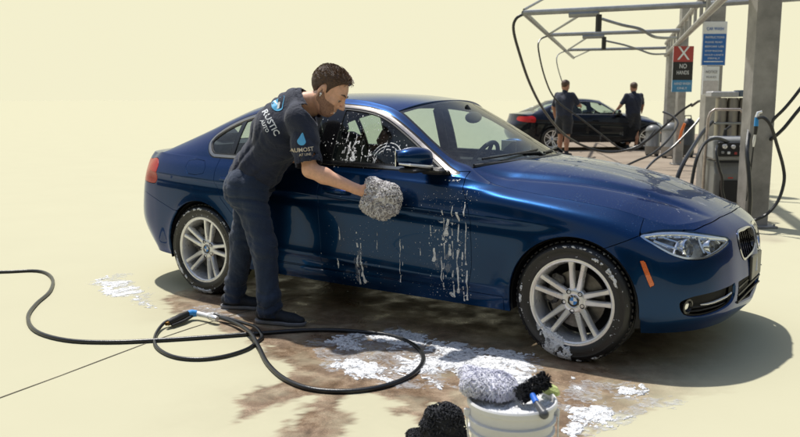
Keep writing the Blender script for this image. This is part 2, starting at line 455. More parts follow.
# perimeter stations, bottom edge -> shoulder; (x, half width, z)
def side(x, w0, w1, w2, w3, w4, w5, w6, z):
    return tuple((x, w, zz) for w, zz in zip((w0, w1, w2, w3, w4, w5, w6), z))
ST = [
 st((.700, 0, .200), (.755, 0, .270), (.772, 0, .400), (.768, 0, .540), (.752, 0, .630), (.725, 0, .695), (.610, 0, .768)),
 st((.685, .22, .200), (.732, .23, .270), (.748, .235, .400), (.738, .235, .540), (.722, .23, .630), (.694, .22, .693), (.594, .22, .768)),
 st((.655, .43, .203), (.700, .45, .280), (.716, .455, .400), (.703, .455, .540), (.685, .44, .625), (.655, .425, .688), (.565, .40, .765)),
 st((.590, .61, .205), (.628, .635, .285), (.645, .645, .400), (.630, .64, .545), (.610, .62, .635), (.580, .595, .695), (.515, .54, .758)),
 st((.470, .755, .205), (.500, .780, .285), (.515, .790, .400), (.500, .785, .545), (.480, .765, .635), (.455, .735, .700), (.435, .645, .758)),
 st((.345, .825, .203), (.360, .848, .285), (.368, .858, .400), (.362, .856, .550), (.352, .838, .650), (.340, .800, .722), (.325, .690, .785)),
 st((.200, .850, .205), (.200, .868, .290), (.200, .878, .410), (.200, .880, .560), (.200, .866, .680), (.200, .826, .765), (.200, .720, .822)),
 st((.000, .862, .215), (.000, .876, .295), (.000, .888, .420), (.000, .895, .600), (.000, .884, .725), (.000, .850, .805), (.000, .745, .855)),
 side(-.25, .866, .878, .890, .900, .890, .862, .760, (.222, .300, .450, .620, .750, .838, .885)),
 side(-.45, .866, .879, .890, .902, .894, .868, .768, (.225, .302, .460, .640, .770, .862, .910)),
 side(-.55, .866, .879, .889, .902, .895, .870, .795, (.225, .303, .465, .650, .780, .872, .928)),
 side(-.63, .866, .879, .888, .902, .895, .871, .815, (.225, .303, .470, .660, .785, .880, .945)),
 side(-.72, .866, .879, .888, .902, .896, .872, .828, (.225, .304, .470, .665, .790, .886, .960)),
 side(-.82, .866, .879, .887, .902, .896, .873, .834, (.226, .304, .470, .670, .795, .890, .968)),
 side(-1.00, .867, .879, .886, .902, .897, .874, .837, (.227, .305, .470, .672, .800, .893, .972)),
 side(-1.15, .867, .879, .886, .902, .898, .875, .839, (.227, .305, .472, .675, .803, .896, .974)),
 side(-1.30, .868, .880, .886, .902, .898, .876, .840, (.228, .306, .474, .678, .806, .898, .976)),
 side(-1.50, .868, .880, .886, .903, .899, .877, .841, (.229, .306, .476, .680, .810, .900, .978)),
 side(-1.80, .868, .880, .886, .903, .900, .878, .841, (.231, .308, .478, .685, .815, .904, .981)),
 side(-2.10, .868, .881, .888, .905, .902, .879, .839, (.234, .310, .482, .690, .820, .908, .984)),
 side(-2.40, .868, .882, .892, .908, .905, .880, .835, (.237, .315, .488, .695, .826, .914, .987)),
 side(-2.60, .866, .882, .894, .909, .906, .879, .829, (.240, .320, .492, .698, .830, .918, .990)),
 side(-2.80, .862, .880, .894, .907, .904, .875, .822, (.243, .324, .495, .700, .835, .922, .993)),
 side(-3.00, .856, .874, .888, .900, .896, .864, .808, (.247, .330, .498, .700, .838, .926, .996)),
 side(-3.20, .842, .860, .874, .880, .874, .840, .782, (.252, .336, .500, .700, .840, .930, 1.002)),
 side(-3.34, .818, .838, .852, .856, .850, .812, .750, (.258, .342, .500, .700, .842, .934, 1.010)),
 st((-3.435, .750, .268), (-3.478, .775, .350), (-3.515, .797, .500), (-3.512, .799, .700), (-3.478, .802, .842), (-3.458, .765, .938), (-3.445, .712, 1.000)),
 st((-3.545, .655, .275), (-3.605, .680, .358), (-3.655, .700, .500), (-3.640, .700, .690), (-3.592, .705, .842), (-3.560, .690, .950), (-3.545, .660, 1.004)),
 st((-3.655, .475, .280), (-3.722, .485, .362), (-3.780, .500, .500), (-3.765, .500, .680), (-3.690, .500, .842), (-3.655, .490, .960), (-3.650, .480, 1.010)),
 st((-3.710, .240, .285), (-3.772, .245, .366), (-3.830, .250, .500), (-3.815, .250, .680), (-3.738, .250, .842), (-3.705, .250, .966), (-3.702, .240, 1.015)),
 st((-3.725, 0, .285), (-3.788, 0, .366), (-3.845, 0, .500), (-3.830, 0, .680), (-3.752, 0, .842), (-3.720, 0, .968), (-3.716, 0, 1.017)),
]
ST = np.array(ST, float)
K_A, K_C = 9, 25                       # stations between which the greenhouse stands
_d = np.linalg.norm(np.diff(ST[:, 3, :2], axis=0), axis=1)
SS = np.concatenate([[0], np.cumsum(_d)])
NU = 14; NV = 13
def dense(s, n):
    q = []
    for a, b in zip(s[:-1], s[1:]): q += list(np.linspace(a, b, n, endpoint=False))
    return np.array(q+[s[-1]])
QU = dense(SS, NU)
# roof-rail curve: edge of windshield, roof and rear window (x, w, z)
RAIL = np.array([(-.45, .768, .910), (-.55, .752, .930), (-.63, .728, .965), (-.72, .695, 1.012), (-.82, .704, 1.045), (-1.0, .668, 1.146),
 (-1.15, .628, 1.244), (-1.30, .588, 1.332), (-1.50, .572, 1.385), (-1.80, .570, 1.412), (-2.10, .566, 1.405), (-2.40, .560, 1.372), (-2.60, .556, 1.325),
 (-2.80, .566, 1.255), (-3.00, .596, 1.172), (-3.20, .645, 1.088), (-3.34, .700, 1.024)])
FZ = np.array([0, .22, .50, .76, .91, 1.0]); FWD = np.array([0, .13, .33, .565, .76, 1.0])
up_ctrl = []
for i, k in enumerate(range(K_A, K_C+1)):
    b = ST[k, 6]; t = RAIL[i]
    lean = np.clip((k-20)/4., 0, 1)       # the C-pillar is straighter
    fw_ = FWD*(1-lean)+np.array([0, .17, .42, .68, .85, 1.0])*lean
    fz_ = FZ
    up_ctrl.append([(b[0]+(t[0]-b[0])*f, b[1]+(t[1]-b[1])*g, b[2]+(t[2]-b[2])*f) for f, g in zip(fz_, fw_)])
UPC = np.array(up_ctrl)
QV = dense(np.arange(7.), NV); QV2 = dense(np.arange(6.), 12)
SIDE = herm(ST, SS, QU)                                   # (u, 7, 3)
SIDE = herm(SIDE.transpose(1, 0, 2), np.arange(7.), QV).transpose(1, 0, 2)
sel = (QU >= SS[K_A]-1e-9) & (QU <= SS[K_C]+1e-9)
UPP = herm(UPC, SS[K_A:K_C+1], QU[sel])
UPP = herm(UPP.transpose(1, 0, 2), np.arange(6.), QV2).transpose(1, 0, 2)
UPP[:, 0] = SIDE[sel, -1]
# feature lines pressed into the side
def press(P):
    x, w, z = P[..., 0], P[..., 1], P[..., 2]
    def ss(a, b, v): t = np.clip((v-a)/(b-a), 0, 1); return t*t*(3-2*t)
    z1 = .762-.042*(x+.8)                                    # handle-height crease, rising to the tail lamp
    a1 = .015*ss(.1, -.6, x)*ss(-3.50, -3.3, x)
    dz = z-z1
    d = a1*np.where(dz > 0, np.exp(-dz/.055), np.exp(dz/.018)-.55*np.exp(-((dz+.045)/.03)**2))
    z2 = .365-.035*(x+.7)
    a2 = .017*ss(-.35, -.8, x)*ss(-2.5, -2.1, x)
    dz = z-z2
    d = d+a2*np.where(dz > 0, np.exp(-dz/.05), np.exp(dz/.03))
    z3 = .868-.055*x                                       # fender line that runs into the shoulder
    dz = z-z3
    a3 = .009*ss(.5, .1, x)*ss(-2.2, -1.0, x)
    d = d+a3*np.where(dz > 0, np.exp(-dz/.012), np.exp(dz/.04))
    for cx in (0., -2.81):                                    # flared wheel arches
        r = np.hypot(x-cx, z-.325); f = np.exp(-np.maximum(r-.36, 0)/.035)*.013*ss(.24, .30, z)
        d = d+f*(np.abs(x-cx) < .8)
    P[..., 1] = w+d*(w > .3)
    return P
SIDE = press(SIDE)
# bumper corner sculpture
ulen = QU[:, None]*np.ones(len(QV))[None]
def att(P, u):
    """flat coordinates per point: x, z, w, perimeter length"""
    return np.stack([P[..., 0], P[..., 2], P[..., 1], u], -1)
UPP[:, 0] = SIDE[sel, -1]
G_side = np.stack([SIDE[..., 0], -SIDE[..., 1], SIDE[..., 2]], -1)
G_up = np.stack([UPP[..., 0], -UPP[..., 1], UPP[..., 2]], -1)
S_side = Sheet.grid(G_side, att(SIDE, ulen))
S_up = Sheet.grid(G_up, att(UPP, QU[sel][:, None]*np.ones(len(QV2))[None]))
S_body = S_side.join(S_up)
if S_body.N[np.argmin(np.abs(S_body.V-np.array([-1.5, -.9, .68])).sum(1))][1] > 0: S_body.flip()
# top panels: from an edge curve to the centre line
def crown(E, Mc, nt=26, power=2.0, zp=2.0):
    t = np.linspace(0, 1, nt)[None, :, None]
    g = 1-(1-t)**power; gz_ = 1-(1-t)**zp
    P = np.empty((len(E), nt, 3))
    P[..., 0] = (E[:, None, 0]+(Mc[:, None, 0]-E[:, None, 0])*g[..., 0])
    P[..., 1] = E[:, None, 1]*(1-t[..., 0])
    P[..., 2] = (E[:, None, 2]+(Mc[:, None, 2]-E[:, None, 2])*gz_[..., 0])
    return P
def top_sheet(P, f=None):
    if f is not None: P = f(P)
    s = Sheet.grid(np.stack([P[..., 0], -P[..., 1], P[..., 2]], -1), np.stack([P[..., 0], P[..., 2], P[..., 1], P[..., 1]], -1))
    if s.N[:, 2].mean() < 0: s.flip()
    m = s.mirror(); return s.join(m)
ctop = SIDE[:, -1]
iA = int(np.argmin(np.abs(QU-SS[K_A]))); iC = int(np.argmin(np.abs(QU-SS[K_C])))
rail = UPP[:, -1]; xr = rail[:, 0]
iW = int(np.argmin(np.abs(xr+.72)))
# hood
E = np.concatenate([ctop[:iA], rail[:iW+1]])
hx = np.interp(E[:, 0], [-.72, -.6, -.45, 0, .3, .45, .55, .61], [-.52, -.46, -.37, .0, .33, .48, .57, .61])
hz = np.interp(hx, [-.56, -.52, -.37, -.2, 0, .2, .4, .5, .61], [1.040, 1.036, 1.026, 1.006, .970, .921, .858, .816, .768])
from functools import reduce
hz = np.convolve(np.pad(hz, 6, mode='edge'), np.ones(13)/13, 'valid')
def hood_shape(P):
    x, w, z = P[..., 0], P[..., 1], P[..., 2]
    wc = .60+(.30-.60)*(x+.5)/1.1                              # the dome crease
    def sg(t): return 1/(1+np.exp(-t))
    fade = np.clip((.60-x)/.35, 0, 1)*np.clip((x+.75)/.25, 0, 1)*np.clip((.74-w)/.06, 0, 1)
    z = z+.013*sg((wc-w)/.014)*fade-.008*np.exp(-((w-wc-.03)/.03)**2)*fade
    wc2 = .26+(.17-.26)*(x+.5)/1.1
    z = z-.008*sg((wc2-w)/.02)*fade
    P[..., 2] = z; return P
hood0 = top_sheet(crown(E, np.stack([hx, hx*0, hz], 1), 60, 1.6, 2.2), hood_shape)
# windshield, roof, rear window, boot
iH = int(np.argmin(np.abs(xr+1.30))); iR = int(np.argmin(np.abs(xr+2.60)))
E = rail[iW:iH+1]; f = (E[:, 0]-E[0, 0])/(E[-1, 0]-E[0, 0])
ws0 = top_sheet(crown(E, np.stack([-.53+(-1.22+.53)*f, 0*f, 1.030+(1.402-1.030)*f+.014*np.sin(np.pi*f)], 1)))
E = rail[iH:iR+1]; f = (E[:, 0]-E[0, 0])/(E[-1, 0]-E[0, 0])
mx = -1.22+(-2.68+1.22)*f
mz = herm(np.array([1.402, 1.437, 1.452, 1.445, 1.418, 1.375]), np.array([0, .2, .42, .66, .86, 1.]), f)
roof0 = top_sheet(crown(E, np.stack([mx, 0*f, mz], 1), 30, 2.0, 2.6))
E = rail[iR:]; f = (E[:, 0]-E[0, 0])/(E[-1, 0]-E[0, 0])
bl0 = top_sheet(crown(E, np.stack([-2.68+(-3.20+2.68)*f, 0*f, 1.375+(1.085-1.375)*f+.02*np.sin(np.pi*f)], 1)))
E = ctop[iC:]; f = np.clip((E[:, 0]-E[0, 0])/(E[-1, 0]-E[0, 0]), 0, 1)
boot0 = top_sheet(crown(E, np.stack([-3.20+(-3.716+3.20)*f, 0*f, 1.085+(1.017-1.085)*f], 1), 26, 1.7, 2.0))
# ------------------------------------------------------------------ saloon: cut the skin into panels
def F(poly, i, j, smooth=0, g=0.0):
    P = smooth_poly(poly, smooth) if smooth else np.array(poly, float)
    return lambda A: sdf(P, A[:, [i, j]])+g
DLO = smooth_poly([(-.735, .975), (-.815, 1.020), (-.974, 1.113), (-1.134, 1.212), (-1.294, 1.300), (-1.427, 1.347), (-1.6, 1.373), (-1.8, 1.381), (-2.05, 1.372),
       (-2.3, 1.343), (-2.5, 1.300), (-2.64, 1.258), (-2.76, 1.203), (-2.832, 1.145), (-2.848, 1.09), (-2.80, 1.028), (-2.745, .998), (-2.68, .993), (-2.4, .991), (-2.0, .988), (-1.5, .982), (-1.0, .976)], 5)
fDLO = lambda A: sdf(DLO, A[:, :2])
def f_arch(A):
    f = np.full(len(A), 9.)
    for cx in (0., -2.81):
        d = np.hypot(A[:, 0]-cx, A[:, 1]-.325)-.364
        b = np.maximum(np.abs(A[:, 0]-cx)-.364, A[:, 1]-.325)
        f = np.minimum(f, np.where(A[:, 2] > .6, np.minimum(d, b), 9.))
    return f
HL = [(1.022, .715), (.956, .727), (.886, .732), (.745, .728), (.598, .708), (.437, .681), (.408, .671), (.402, .655), (.43, .640), (.529, .616), (.621, .597), (.665, .592), (.725, .592), (.787, .600), (.862, .626), (.945, .672)]
KID = smooth_poly([(.240, .690), (.15, .699), (.045, .697), (.020, .675), (.022, .60), (.075, .556), (.16, .534), (.235, .533), (.280, .59), (.276, .655)], 5)
AMB = [(1.016, .590), (.990, .593), (.944, .470), (.966, .454)]
INT = [(.822, .372), (.780, .398), (.700, .412), (.45, .428), (.385, .430), (.387, .345), (.486, .306), (.681, .288), (.785, .310)]
CEN = [(-.02, .440), (.335, .430), (.325, .300), (-.02, .275)]
fHL, fAMB, fINT = F(HL, 3, 1, 2), F(AMB, 3, 1), F(INT, 3, 1, 3)
fKID = lambda A: np.where(A[:, 0] > .3, sdf(KID, A[:, [2, 1]]), 9.)
fCEN = lambda A: np.where(A[:, 0] > .3, sdf(np.array(CEN), A[:, [2, 1]]), 9.)
FDOOR = [(-.690, .99), (-.676, .909), (-.640, .84), (-.612, .769), (-.600, .60), (-.602, .45), (-.622, .318), (-1.70, .322), (-1.712, .70), (-1.715, .99)]
RDOOR = [(-1.715, .99), (-1.712, .70), (-1.70, .322), (-2.33, .335), (-2.375, .46), (-2.46, .60), (-2.58, .72), (-2.63, .82), (-2.65, .90), (-2.655, .996)]
FUEL = [(-2.965, .966), (-2.80, .972), (-2.758, .888), (-2.92, .880)]
TAIL = [(4.668, .900), (4.700, .945), (4.775, .968), (4.97, .955), (5.35, .945), (5.36, .845), (4.98, .795), (4.85, .786), (4.705, .782), (4.672, .82)]
BUMP = [(-.5, .0), (-.5, .9), (1.006, .9), (1.016, .716), (1.20, .640), (1.20, 0)]
HOODS = [(-.5, .770), (.255, .7605), (.54, .742), (.66, .728), (.745, .732), (.886, .736), (.956, .731), (1.02, .719), (1.024, 1.), (-.5, 1.)]
RBUMP = [(4.30, .0), (4.30, .60), (4.46, .600), (4.70, .668), (4.86, .705), (9, .705), (9, 0)]
BOOT = [(5.02, 1.2), (5.03, .72), (9, .72), (9, 1.2)]
GAP = .0022
body = S_body.outside(f_arch)
shell = body                                               # kept for the black under-layer
win = body.inside(fDLO); body = body.outside(fDLO, .0005)
def split_off(s, f, g=GAP): return s.inside(f, g), s.outside(f, g)
head, body = split_off(body, fHL, .0025)
kid, body = split_off(body, fKID, 0)
amb, body = split_off(body, fAMB, .001)
inta, body = split_off(body, fINT, 0)
cen, body = split_off(body, fCEN, 0)
tail, body = split_off(body, F(TAIL, 3, 1, 3))
hood_s, body = split_off(body, F(HOODS, 3, 1))
fbump, body = split_off(body, F(BUMP, 3, 1))
rbump, body = split_off(body, F(RBUMP, 3, 1))
boot_s, body = split_off(body, F(BOOT, 3, 1))
fdoor, body = split_off(body, F(FDOOR, 0, 1))
rdoor, body = split_off(body, F(RDOOR, 0, 1))
fuel, body = split_off(body, F(FUEL, 0, 1, 2), .0016)
SILL = [(-.40, .306), (-2.45, .322), (-2.45, 0), (-.40, 0)]
sill, body = split_off(body, F(SILL, 0, 1))
FENDER = [(.5, 1.0), (.5, 0), (-.598, 0), (-.598, .60), (-.612, .769), (-.640, .84), (-.676, .909), (-.690, .965), (-.735, .975), (-.74, 1.1)]
fender, quarter = split_off(body, F(FENDER, 0, 1), 0.0)

M['ring_chrome'] = plain('ring_chrome', (.50, .50, .51), .16, 1.0, var=.05)
def make_saloon():
    root = empty('car', (0, 0, 0), label='dark blue four-door saloon covered in soap suds being washed in the foreground', cat='car')
    P = M['paint']
    # black layer under the panel joints
    sh = shell.outside(fDLO, -.004)
    for f in (fHL, fKID, fINT, fCEN): sh = sh.outside(f, -.01)
    sh = sh.offset(-.016)
    sh.join(sh.mirror(), 0).mesh('inner_shell', M['under'], root, rim=0)
    # inner faces of doors and trim seen through the glass
    for s_, nm, mat, rim in ((fender, 'front_fender', P, .018), (quarter, 'rear_quarter_panel', P, .018), (fdoor, 'front_door', P, .02), (rdoor, 'rear_door', P, .02),
                        (sill, 'side_skirt', P, .02), (fuel, 'fuel_flap', P, .008)):
        s_.mesh(nm, mat, root, rim); s_.mirror().mesh(nm, mat, root, rim)
    fb = fbump.join(fbump.mirror()); fb.mesh('front_bumper', P, root, .02)
    rb = rbump.join(rbump.mirror()); rb.mesh('rear_bumper', P, root, .02)
    # bonnet with its front lip, roof, boot lid
    Eo = np.concatenate([ctop[:iA], rail[:iW+1]]); Eo = Eo[Eo[:, 0] < .33]
    ol = np.concatenate([[[.9, -1.1], [.33, -1.1]], np.stack([Eo[:, 0], -Eo[:, 1]], 1)])
    ol = np.concatenate([ol, (ol*[1, -1])[::-1]])
    h = hood0
    fo = lambda A, V: sdf(ol, V)
    q = sdf(ol, h.V[:, :2]); h = h.split(q+.003)[0]
    base = np.array([(xx, yy) for xx, yy in zip(-.53-.19*np.linspace(-1, 1, 41)**2, np.linspace(-.70, .70, 41))])
    h = h.split(-(h.V[:, 0]-(-.515-.19*(np.abs(h.V[:, 1])/.70)**2)))[0]
    hd = h.join(hood_s, 2e-4).join(hood_s.mirror(), 2e-4)
    hd.mesh('hood', P, root, .016)
    def inset(s, g):
        E = s.bound_edges(); 
        # distance to the free edges in plan
        o = s.V[np.unique(E)]
        d = np.full(len(s.V), 9.)
        a = s.V[E[:, 0]]; b = s.V[E[:, 1]]
        for i in range(0, len(E)):
            e = b[i]-a[i]; w_ = s.V-a[i]; t = np.clip((w_@e)/max(e@e, 1e-12), 0, 1)
            d = np.minimum(d, np.linalg.norm(w_-t[:, None]*e, axis=1))
        return s.split(g-d)[0], d, s.split(g-d)[1]
    r_, _, _ = inset(roof0, .004); r_.mesh('roof', P, root, .014)
    b_, _, _ = inset(boot0, .003); bs = b_.join(boot_s, 2e-4).join(boot_s.mirror(), 2e-4); bs.mesh('boot_lid', P, root, .016)
    g_, _, ed = inset(ws0.offset(-.004), .022); g_.mesh('windshield', M['windshield'], root, .004); ed.mesh('windshield_seal', M['gloss_black'], root, .004)
    g_, _, ed = inset(bl0.offset(-.004), .022); g_.mesh('rear_window', M['windshield'], root, .004); ed.mesh('rear_window_seal', M['gloss_black'], root, .004)
    u = hood0.offset(-.02).join(roof0.offset(-.02), 0).join(boot0.offset(-.02), 0)
    u.mesh('inner_lining', M['interior'], root, 0)
    # side windows: bright surround, seal, three panes, pillar trim
    ob = win.outside(fDLO, -.009).offset(-.001); w_in = win.inside(fDLO, .0092); ch = w_in.outside(fDLO, -.026).offset(.003); ww = win.inside(fDLO, .0262)
    sl = ww.outside(fDLO, -.037).offset(-.001); ww = ww.inside(fDLO, .0372)
    x = lambda a, b: (lambda A: np.maximum(a-A[:, 0], A[:, 0]-b))
    pil = ww.inside(x(-1.775, -1.66)); p2 = ww.inside(x(-2.575, -2.535))
    w1 = ww.inside(lambda A: -1.66-A[:, 0]); w2 = ww.inside(x(-2.535, -1.775)); w3 = ww.inside(lambda A: A[:, 0]+2.575)
    for mir in (0, 1):
        mm = (lambda s: s.mirror()) if mir else (lambda s: s)
        mm(ch).mesh('window_surround', M['dark_chrome'], root, .012)
        mm(ob).mesh('window_gasket', M['gloss_black'], root, .012)
        mm(sl).mesh('window_seal', M['black'], root, .012)
        mm(pil.offset(-.001)).mesh('door_pillar_trim', M['gloss_black'], root, .01)
        mm(p2.offset(-.001)).mesh('window_divider', M['gloss_black'], root, .01)
        mm(w1.offset(-.008)).mesh('front_side_window', M['glass'], root, 0)
        mm(w2.offset(-.008)).mesh('rear_side_window', M['glass'], root, 0)
        mm(w3.offset(-.008)).mesh('quarter_window', M['glass'], root, 0)
    # lamps: housing bowl, bezel, projectors, clear lens
    ubar = lambda A: A[:, 3]
    for mir in (0, 1):
        mm = (lambda s: s.mirror()) if mir else (lambda s: s)
        hl = empty('headlight'); hl.parent = root
        mm(head.offset(-.002)).mesh('lens', M['lens'], hl, .006)
        rim_ = head.outside(fHL, -.012)
        mm(rim_.offset(-.006)).mesh('bezel', M['reflector'], hl, .03)
        mm(head.offset(-.055)).mesh('housing', M['lamp_grey'], hl, 0)
        sg = -1 if not mir else 1
        mb = MB()
        def surf(ul, z, off):
            k = np.argmin((head.A[:, 3]-ul)**2+(head.A[:, 1]-z)**2)
            p = head.V[k]-head.N[k]*off; n = head.N[k].copy()
            if mir: p = p*[1, -1, 1]; n = n*[1, -1, 1]
            return Vector(p), Vector(n)
        for (ul, z, r_) in ((.745, .658, .040), (.575, .652, .034)):
            p, n = surf(ul, z, .040)
            n = (n+Vector((1.2, 0, 0))).normalized()
            mt = Matrix.Translation(p) @ n.to_track_quat('Z', 'Y').to_matrix().to_4x4()
            mb.lathe([(r_*1.18, -.035), (r_*1.20, .018), (r_*1.06, .024), (r_*1.02, .010), (r_*.98, -.02)], 28, mt)
            bl = MB(); bl.lathe([(.0001, .016), (r_*.4, .012), (r_*.75, .0), (r_*.97, -.018)], 28, mt); bl.build('projector_lens', M['lens_solid'], hl)
        # light guide blades between the projectors
        for (u0, z0, u1, z1) in ((.93, .700, .80, .655), (.88, .716, .78, .690), (.65, .700, .63, .625), (.50, .695, .47, .655), (.83, .628, .79, .690)):
            a, na = surf(u0, z0, .022); b, nb = surf(u1, z1, .026)
            mb.tube([a, (a+b)/2-na*.004, b], [.007, .008, .006], 6)
        for k in range(9):
            u0 = .52+.05*k; a, na = surf(u0, .714-.006*abs(k-6)*.6, .014); b, _ = surf(u0+.036, .716-.006*abs(k-6)*.6, .014)
            mb.tube([a, b], .0055, 6)
        mb.build('lamp_reflector', M['reflector'], hl)
        mm(amb.offset(.0015)).mesh('side_marker', M['amber'], root, .006)
        mm(tail.offset(.001)).mesh('tail_light', M['red_lens'], root, .01)
        # grille half: bright ring, dark recess, vertical bars
        gr = empty('grille'); gr.parent = root
        ko = fKID
        n_ = len(KID); loop = []
        def onf(w, z, off):
            sel_ = S_side.A[:, 0] > .3
            V_ = S_side.V[sel_]; A_ = S_side.A[sel_]; N_ = S_side.N[sel_]
            k = np.argmin((V_[:, 1]+w)**2+(V_[:, 2]-z)**2); n = N_[k].copy()
            if n[0] < 0: n = -n
            x_ = V_[k, 0]-(n[1]*(-w-V_[k, 1])+n[2]*(z-V_[k, 2]))/max(n[0], .35)
            n = np.array((1., -.12-.3*w, .22)); n /= np.linalg.norm(n)
            p = np.array([x_, -w, z])+n*off
            if mir: p = p*[1, -1, 1]; n = n*[1, -1, 1]
            return Vector(p)
        ring = MB()
        prof = [(-.003, -.002), (-.001, .003), (-.008, .006), (-.016, .002), (-.018, -.03)]
        cz = KID.mean(0)
        vs_ = []
        for (w, z) in KID:
            d = (cz-(w, z)); d /= np.linalg.norm(d)
            for (a, off) in prof: q = np.array((w, z))-d*a; vs_.append(onf(q[0], q[1], off))
        m_ = len(prof); fs = [(i*m_+k, i*m_+k+1, ((i+1) % n_)*m_+k+1, ((i+1) % n_)*m_+k) for i in range(n_) for k in range(m_-1)]
        ring.add(vs_, fs, True); ring.build('chrome_ring', M['ring_chrome'], gr)
        kb = kid.offset(-.045); mm(kb).mesh('recess', M['under'], gr, 0)
        for k in range(9):
            w = .048+.030*k
            zz = [z for z in np.linspace(.53, .71, 60) if sdf(KID, np.array([[w, z]]))[0] < -.012]
            if len(zz) < 3: continue
            b = MB(); top = onf(w, zz[-1], -.012); bot = onf(w, zz[0], -.012)
            mid = (top+bot)/2
            hw = Vector((0, .0035, 0)); bk_ = Vector((-.022, 0, 0))
            b.add([bot-hw, bot+hw, bot+hw+bk_, bot-hw+bk_, top-hw, top+hw, top+hw+bk_, top-hw+bk_], [(0, 3, 2, 1), (4, 5, 6, 7), (0, 1, 5, 4), (1, 2, 6, 5), (2, 3, 7, 6), (3, 0, 4, 7)])
            b.build('grille_bar', M['gloss_black'], gr)
        # lower intakes
        mm(inta.offset(-.05)).mesh('intake_recess', M['under'], root, 0)
        def oni(ul, z, off):
            k = np.argsort((inta.A[:, 3]-ul)**2+(inta.A[:, 1]-z)**2)[:3]
            p = inta.V[k].mean(0)+inta.N[k[0]]*off; n = inta.N[k[0]]
            if mir: p = p*[1, -1, 1]; n = n*[1, -1, 1]
            return Vector(p), Vector(n)
        p, n = oni(.765, .352, -.022)
        fg = MB(); fl = MB(); n = (n+Vector((1., 0, 0))).normalized(); mt = Matrix.Translation(p) @ n.to_track_quat('Z', 'Y').to_matrix().to_4x4()
        fg.lathe([(.040, -.03), (.040, .010), (.030, .012), (.028, -.0)], 24, mt); fl.lathe([(.0001, .006), (.014, .005), (.026, .0)], 24, mt)
        f_ = fg.build('fog_lamp', M['gloss_black'], root); fl.build('lens', M['reflector'], f_)
        bd = MB(); pts = [oni(u_, z_, .004)[0] for u_, z_ in ((.70, .358), (.66, .360), (.61, .364), (.56, .369), (.50, .378), (.44, .389))]
        bd.tube(pts, [.003, .0055, .006, .006, .0055, .004], 8); bd.build('intake_blade', M['alloy'], root)
        for z_ in (.31, .335, .41):
            bd = MB(); pts = [oni(u_, z_+(.7-u_)*.02, -.03)[0] for u_ in (.74, .66, .58, .50, .42)]
            bd.tube(pts, .005, 6); bd.build('intake_bar', M['black'], root)
    cc = cen.join(cen.mirror()).offset(-.05); cc.mesh('intake_recess', M['under'], root, 0)
    for z_ in (.31, .35, .39):
        b = MB(); b.tube([(.745+.02, y, z_) if False else (.735, y, z_) for y in np.linspace(-.32, .32, 9)], .006, 6); b.build('intake_bar', M['black'], root)
    # number plate on its dark holder
    pl = MB(); pl.box((.760, 0, .470), (.018, .28, .140), None, .006); pl.build('plate_holder', M['plate'], root)
    # arch liners, underbody
    for cx in (0, -2.81):
        for sg in (-1, 1):
            mb = MB(); n = 28; vs_ = []
            a = np.linspace(-.25, math.pi+.25, n)
            for r_, w in ((.352, .872), (.372, .85), (.376, .55), (.0, .55)):
                for t in a: vs_.append((cx+r_*math.cos(t), sg*w, .325+r_*math.sin(t)))
            fs = [(j*n+i, j*n+i+1, (j+1)*n+i+1, (j+1)*n+i) for j in range(3) for i in range(n-1)]
            mb.add(vs_, fs, True); mb.build('wheel_arch_liner', M['under'], root)
    ub = MB(); e_ = [(float(SIDE[i, 8][0])*.985-.02, float(SIDE[i, 8][1])*.94) for i in range(0, len(SIDE), 6)]
    ub.box((-1.405, 0, .27), (2.0, 1.66, .06)); ub.box((-.02, 0, .30), (.80, 1.06, .08)); ub.box((-2.8, 0, .33), (.80, 1.06, .08))
    fr_ = [p for p in e_ if p[0] > .37]; rr_ = [p for p in e_ if p[0] < -3.18]
    for q_, zz in ((fr_, .225), (rr_, .30)): ub.prism([(x_, -w_) for x_, w_ in q_]+[(x_, w_) for x_, w_ in q_[::-1]], zz, zz+.03)
    fix_normals(ub.build('underbody', M['under'], root))
    # door mirrors
    for sg in (-1, 1):
        mr = MB()
        # rounded shell: superellipse sections from inner to outer side
        vs_ = []; nn = 20; L = 11
        for i in range(L):
            t = i/(L-1); w = .885+.205*t
            s_ = math.sin(math.pi*min(1, max(0, .16+.80*t)))**.42
            if i == L-1: s_ = .30
            hz_ = .066*s_*(1.05-.15*t); dx = .068*s_
            cx = -.915-.055*t; cz_ = 1.066+.012*t
            for k in range(nn):
                a = 2*math.pi*k/nn; c, s = math.cos(a), math.sin(a)
                ex = .75
                X = cx+dx*math.copysign(abs(c)**ex, c)*(1.15 if c > 0 else .75); Z = cz_+hz_*math.copysign(abs(s)**ex, s)
                vs_.append((X, sg*w, Z))
        fs = [(i*nn+k, i*nn+(k+1) % nn, (i+1)*nn+(k+1) % nn, (i+1)*nn+k) for i in range(L-1) for k in range(nn)]
        fs += [tuple(range(nn)), tuple(range((L-1)*nn, L*nn))]
        mr.add(vs_, fs, True)
        mo = fix_normals(mr.build('door_mirror', M['paint'], root, auto=70))
        s = mo.modifiers.new('smooth', 'SUBSURF'); s.levels = 1; s.render_levels = 1
        b = MB()
        pts = [(-.875, sg*.875, 1.02), (-.86, sg*.93, 1.022), (-.865, sg*1.0, 1.03), (-.90, sg*1.075, 1.040), (-.965, sg*1.09, 1.045)]
        b.tube(pts, [.008, .010, .010, .009, .006], 8); b.build('mirror_trim', M['alloy'], mo)
        b = MB(); b.box((-.925, sg*.985, 1.006), (.125, .19, .026), None, .012); b.box((-.875, sg*.865, .992), (.15, .075, .04), None, .015); b.box((-.86, sg*.83, .985), (.16, .03, .03), None, .01)
        b.build('mirror_base', M['black'], mo)
        if sg > 0:                                               # far mirror folded back against its window
            pv = Matrix.Translation((-.90, .86, 1.05)); mo.matrix_basis = Matrix.Translation((-.13, -.02, -.025)) @ pv @ Matrix.Rotation(R(68), 4, 'Z') @ pv.inverted()
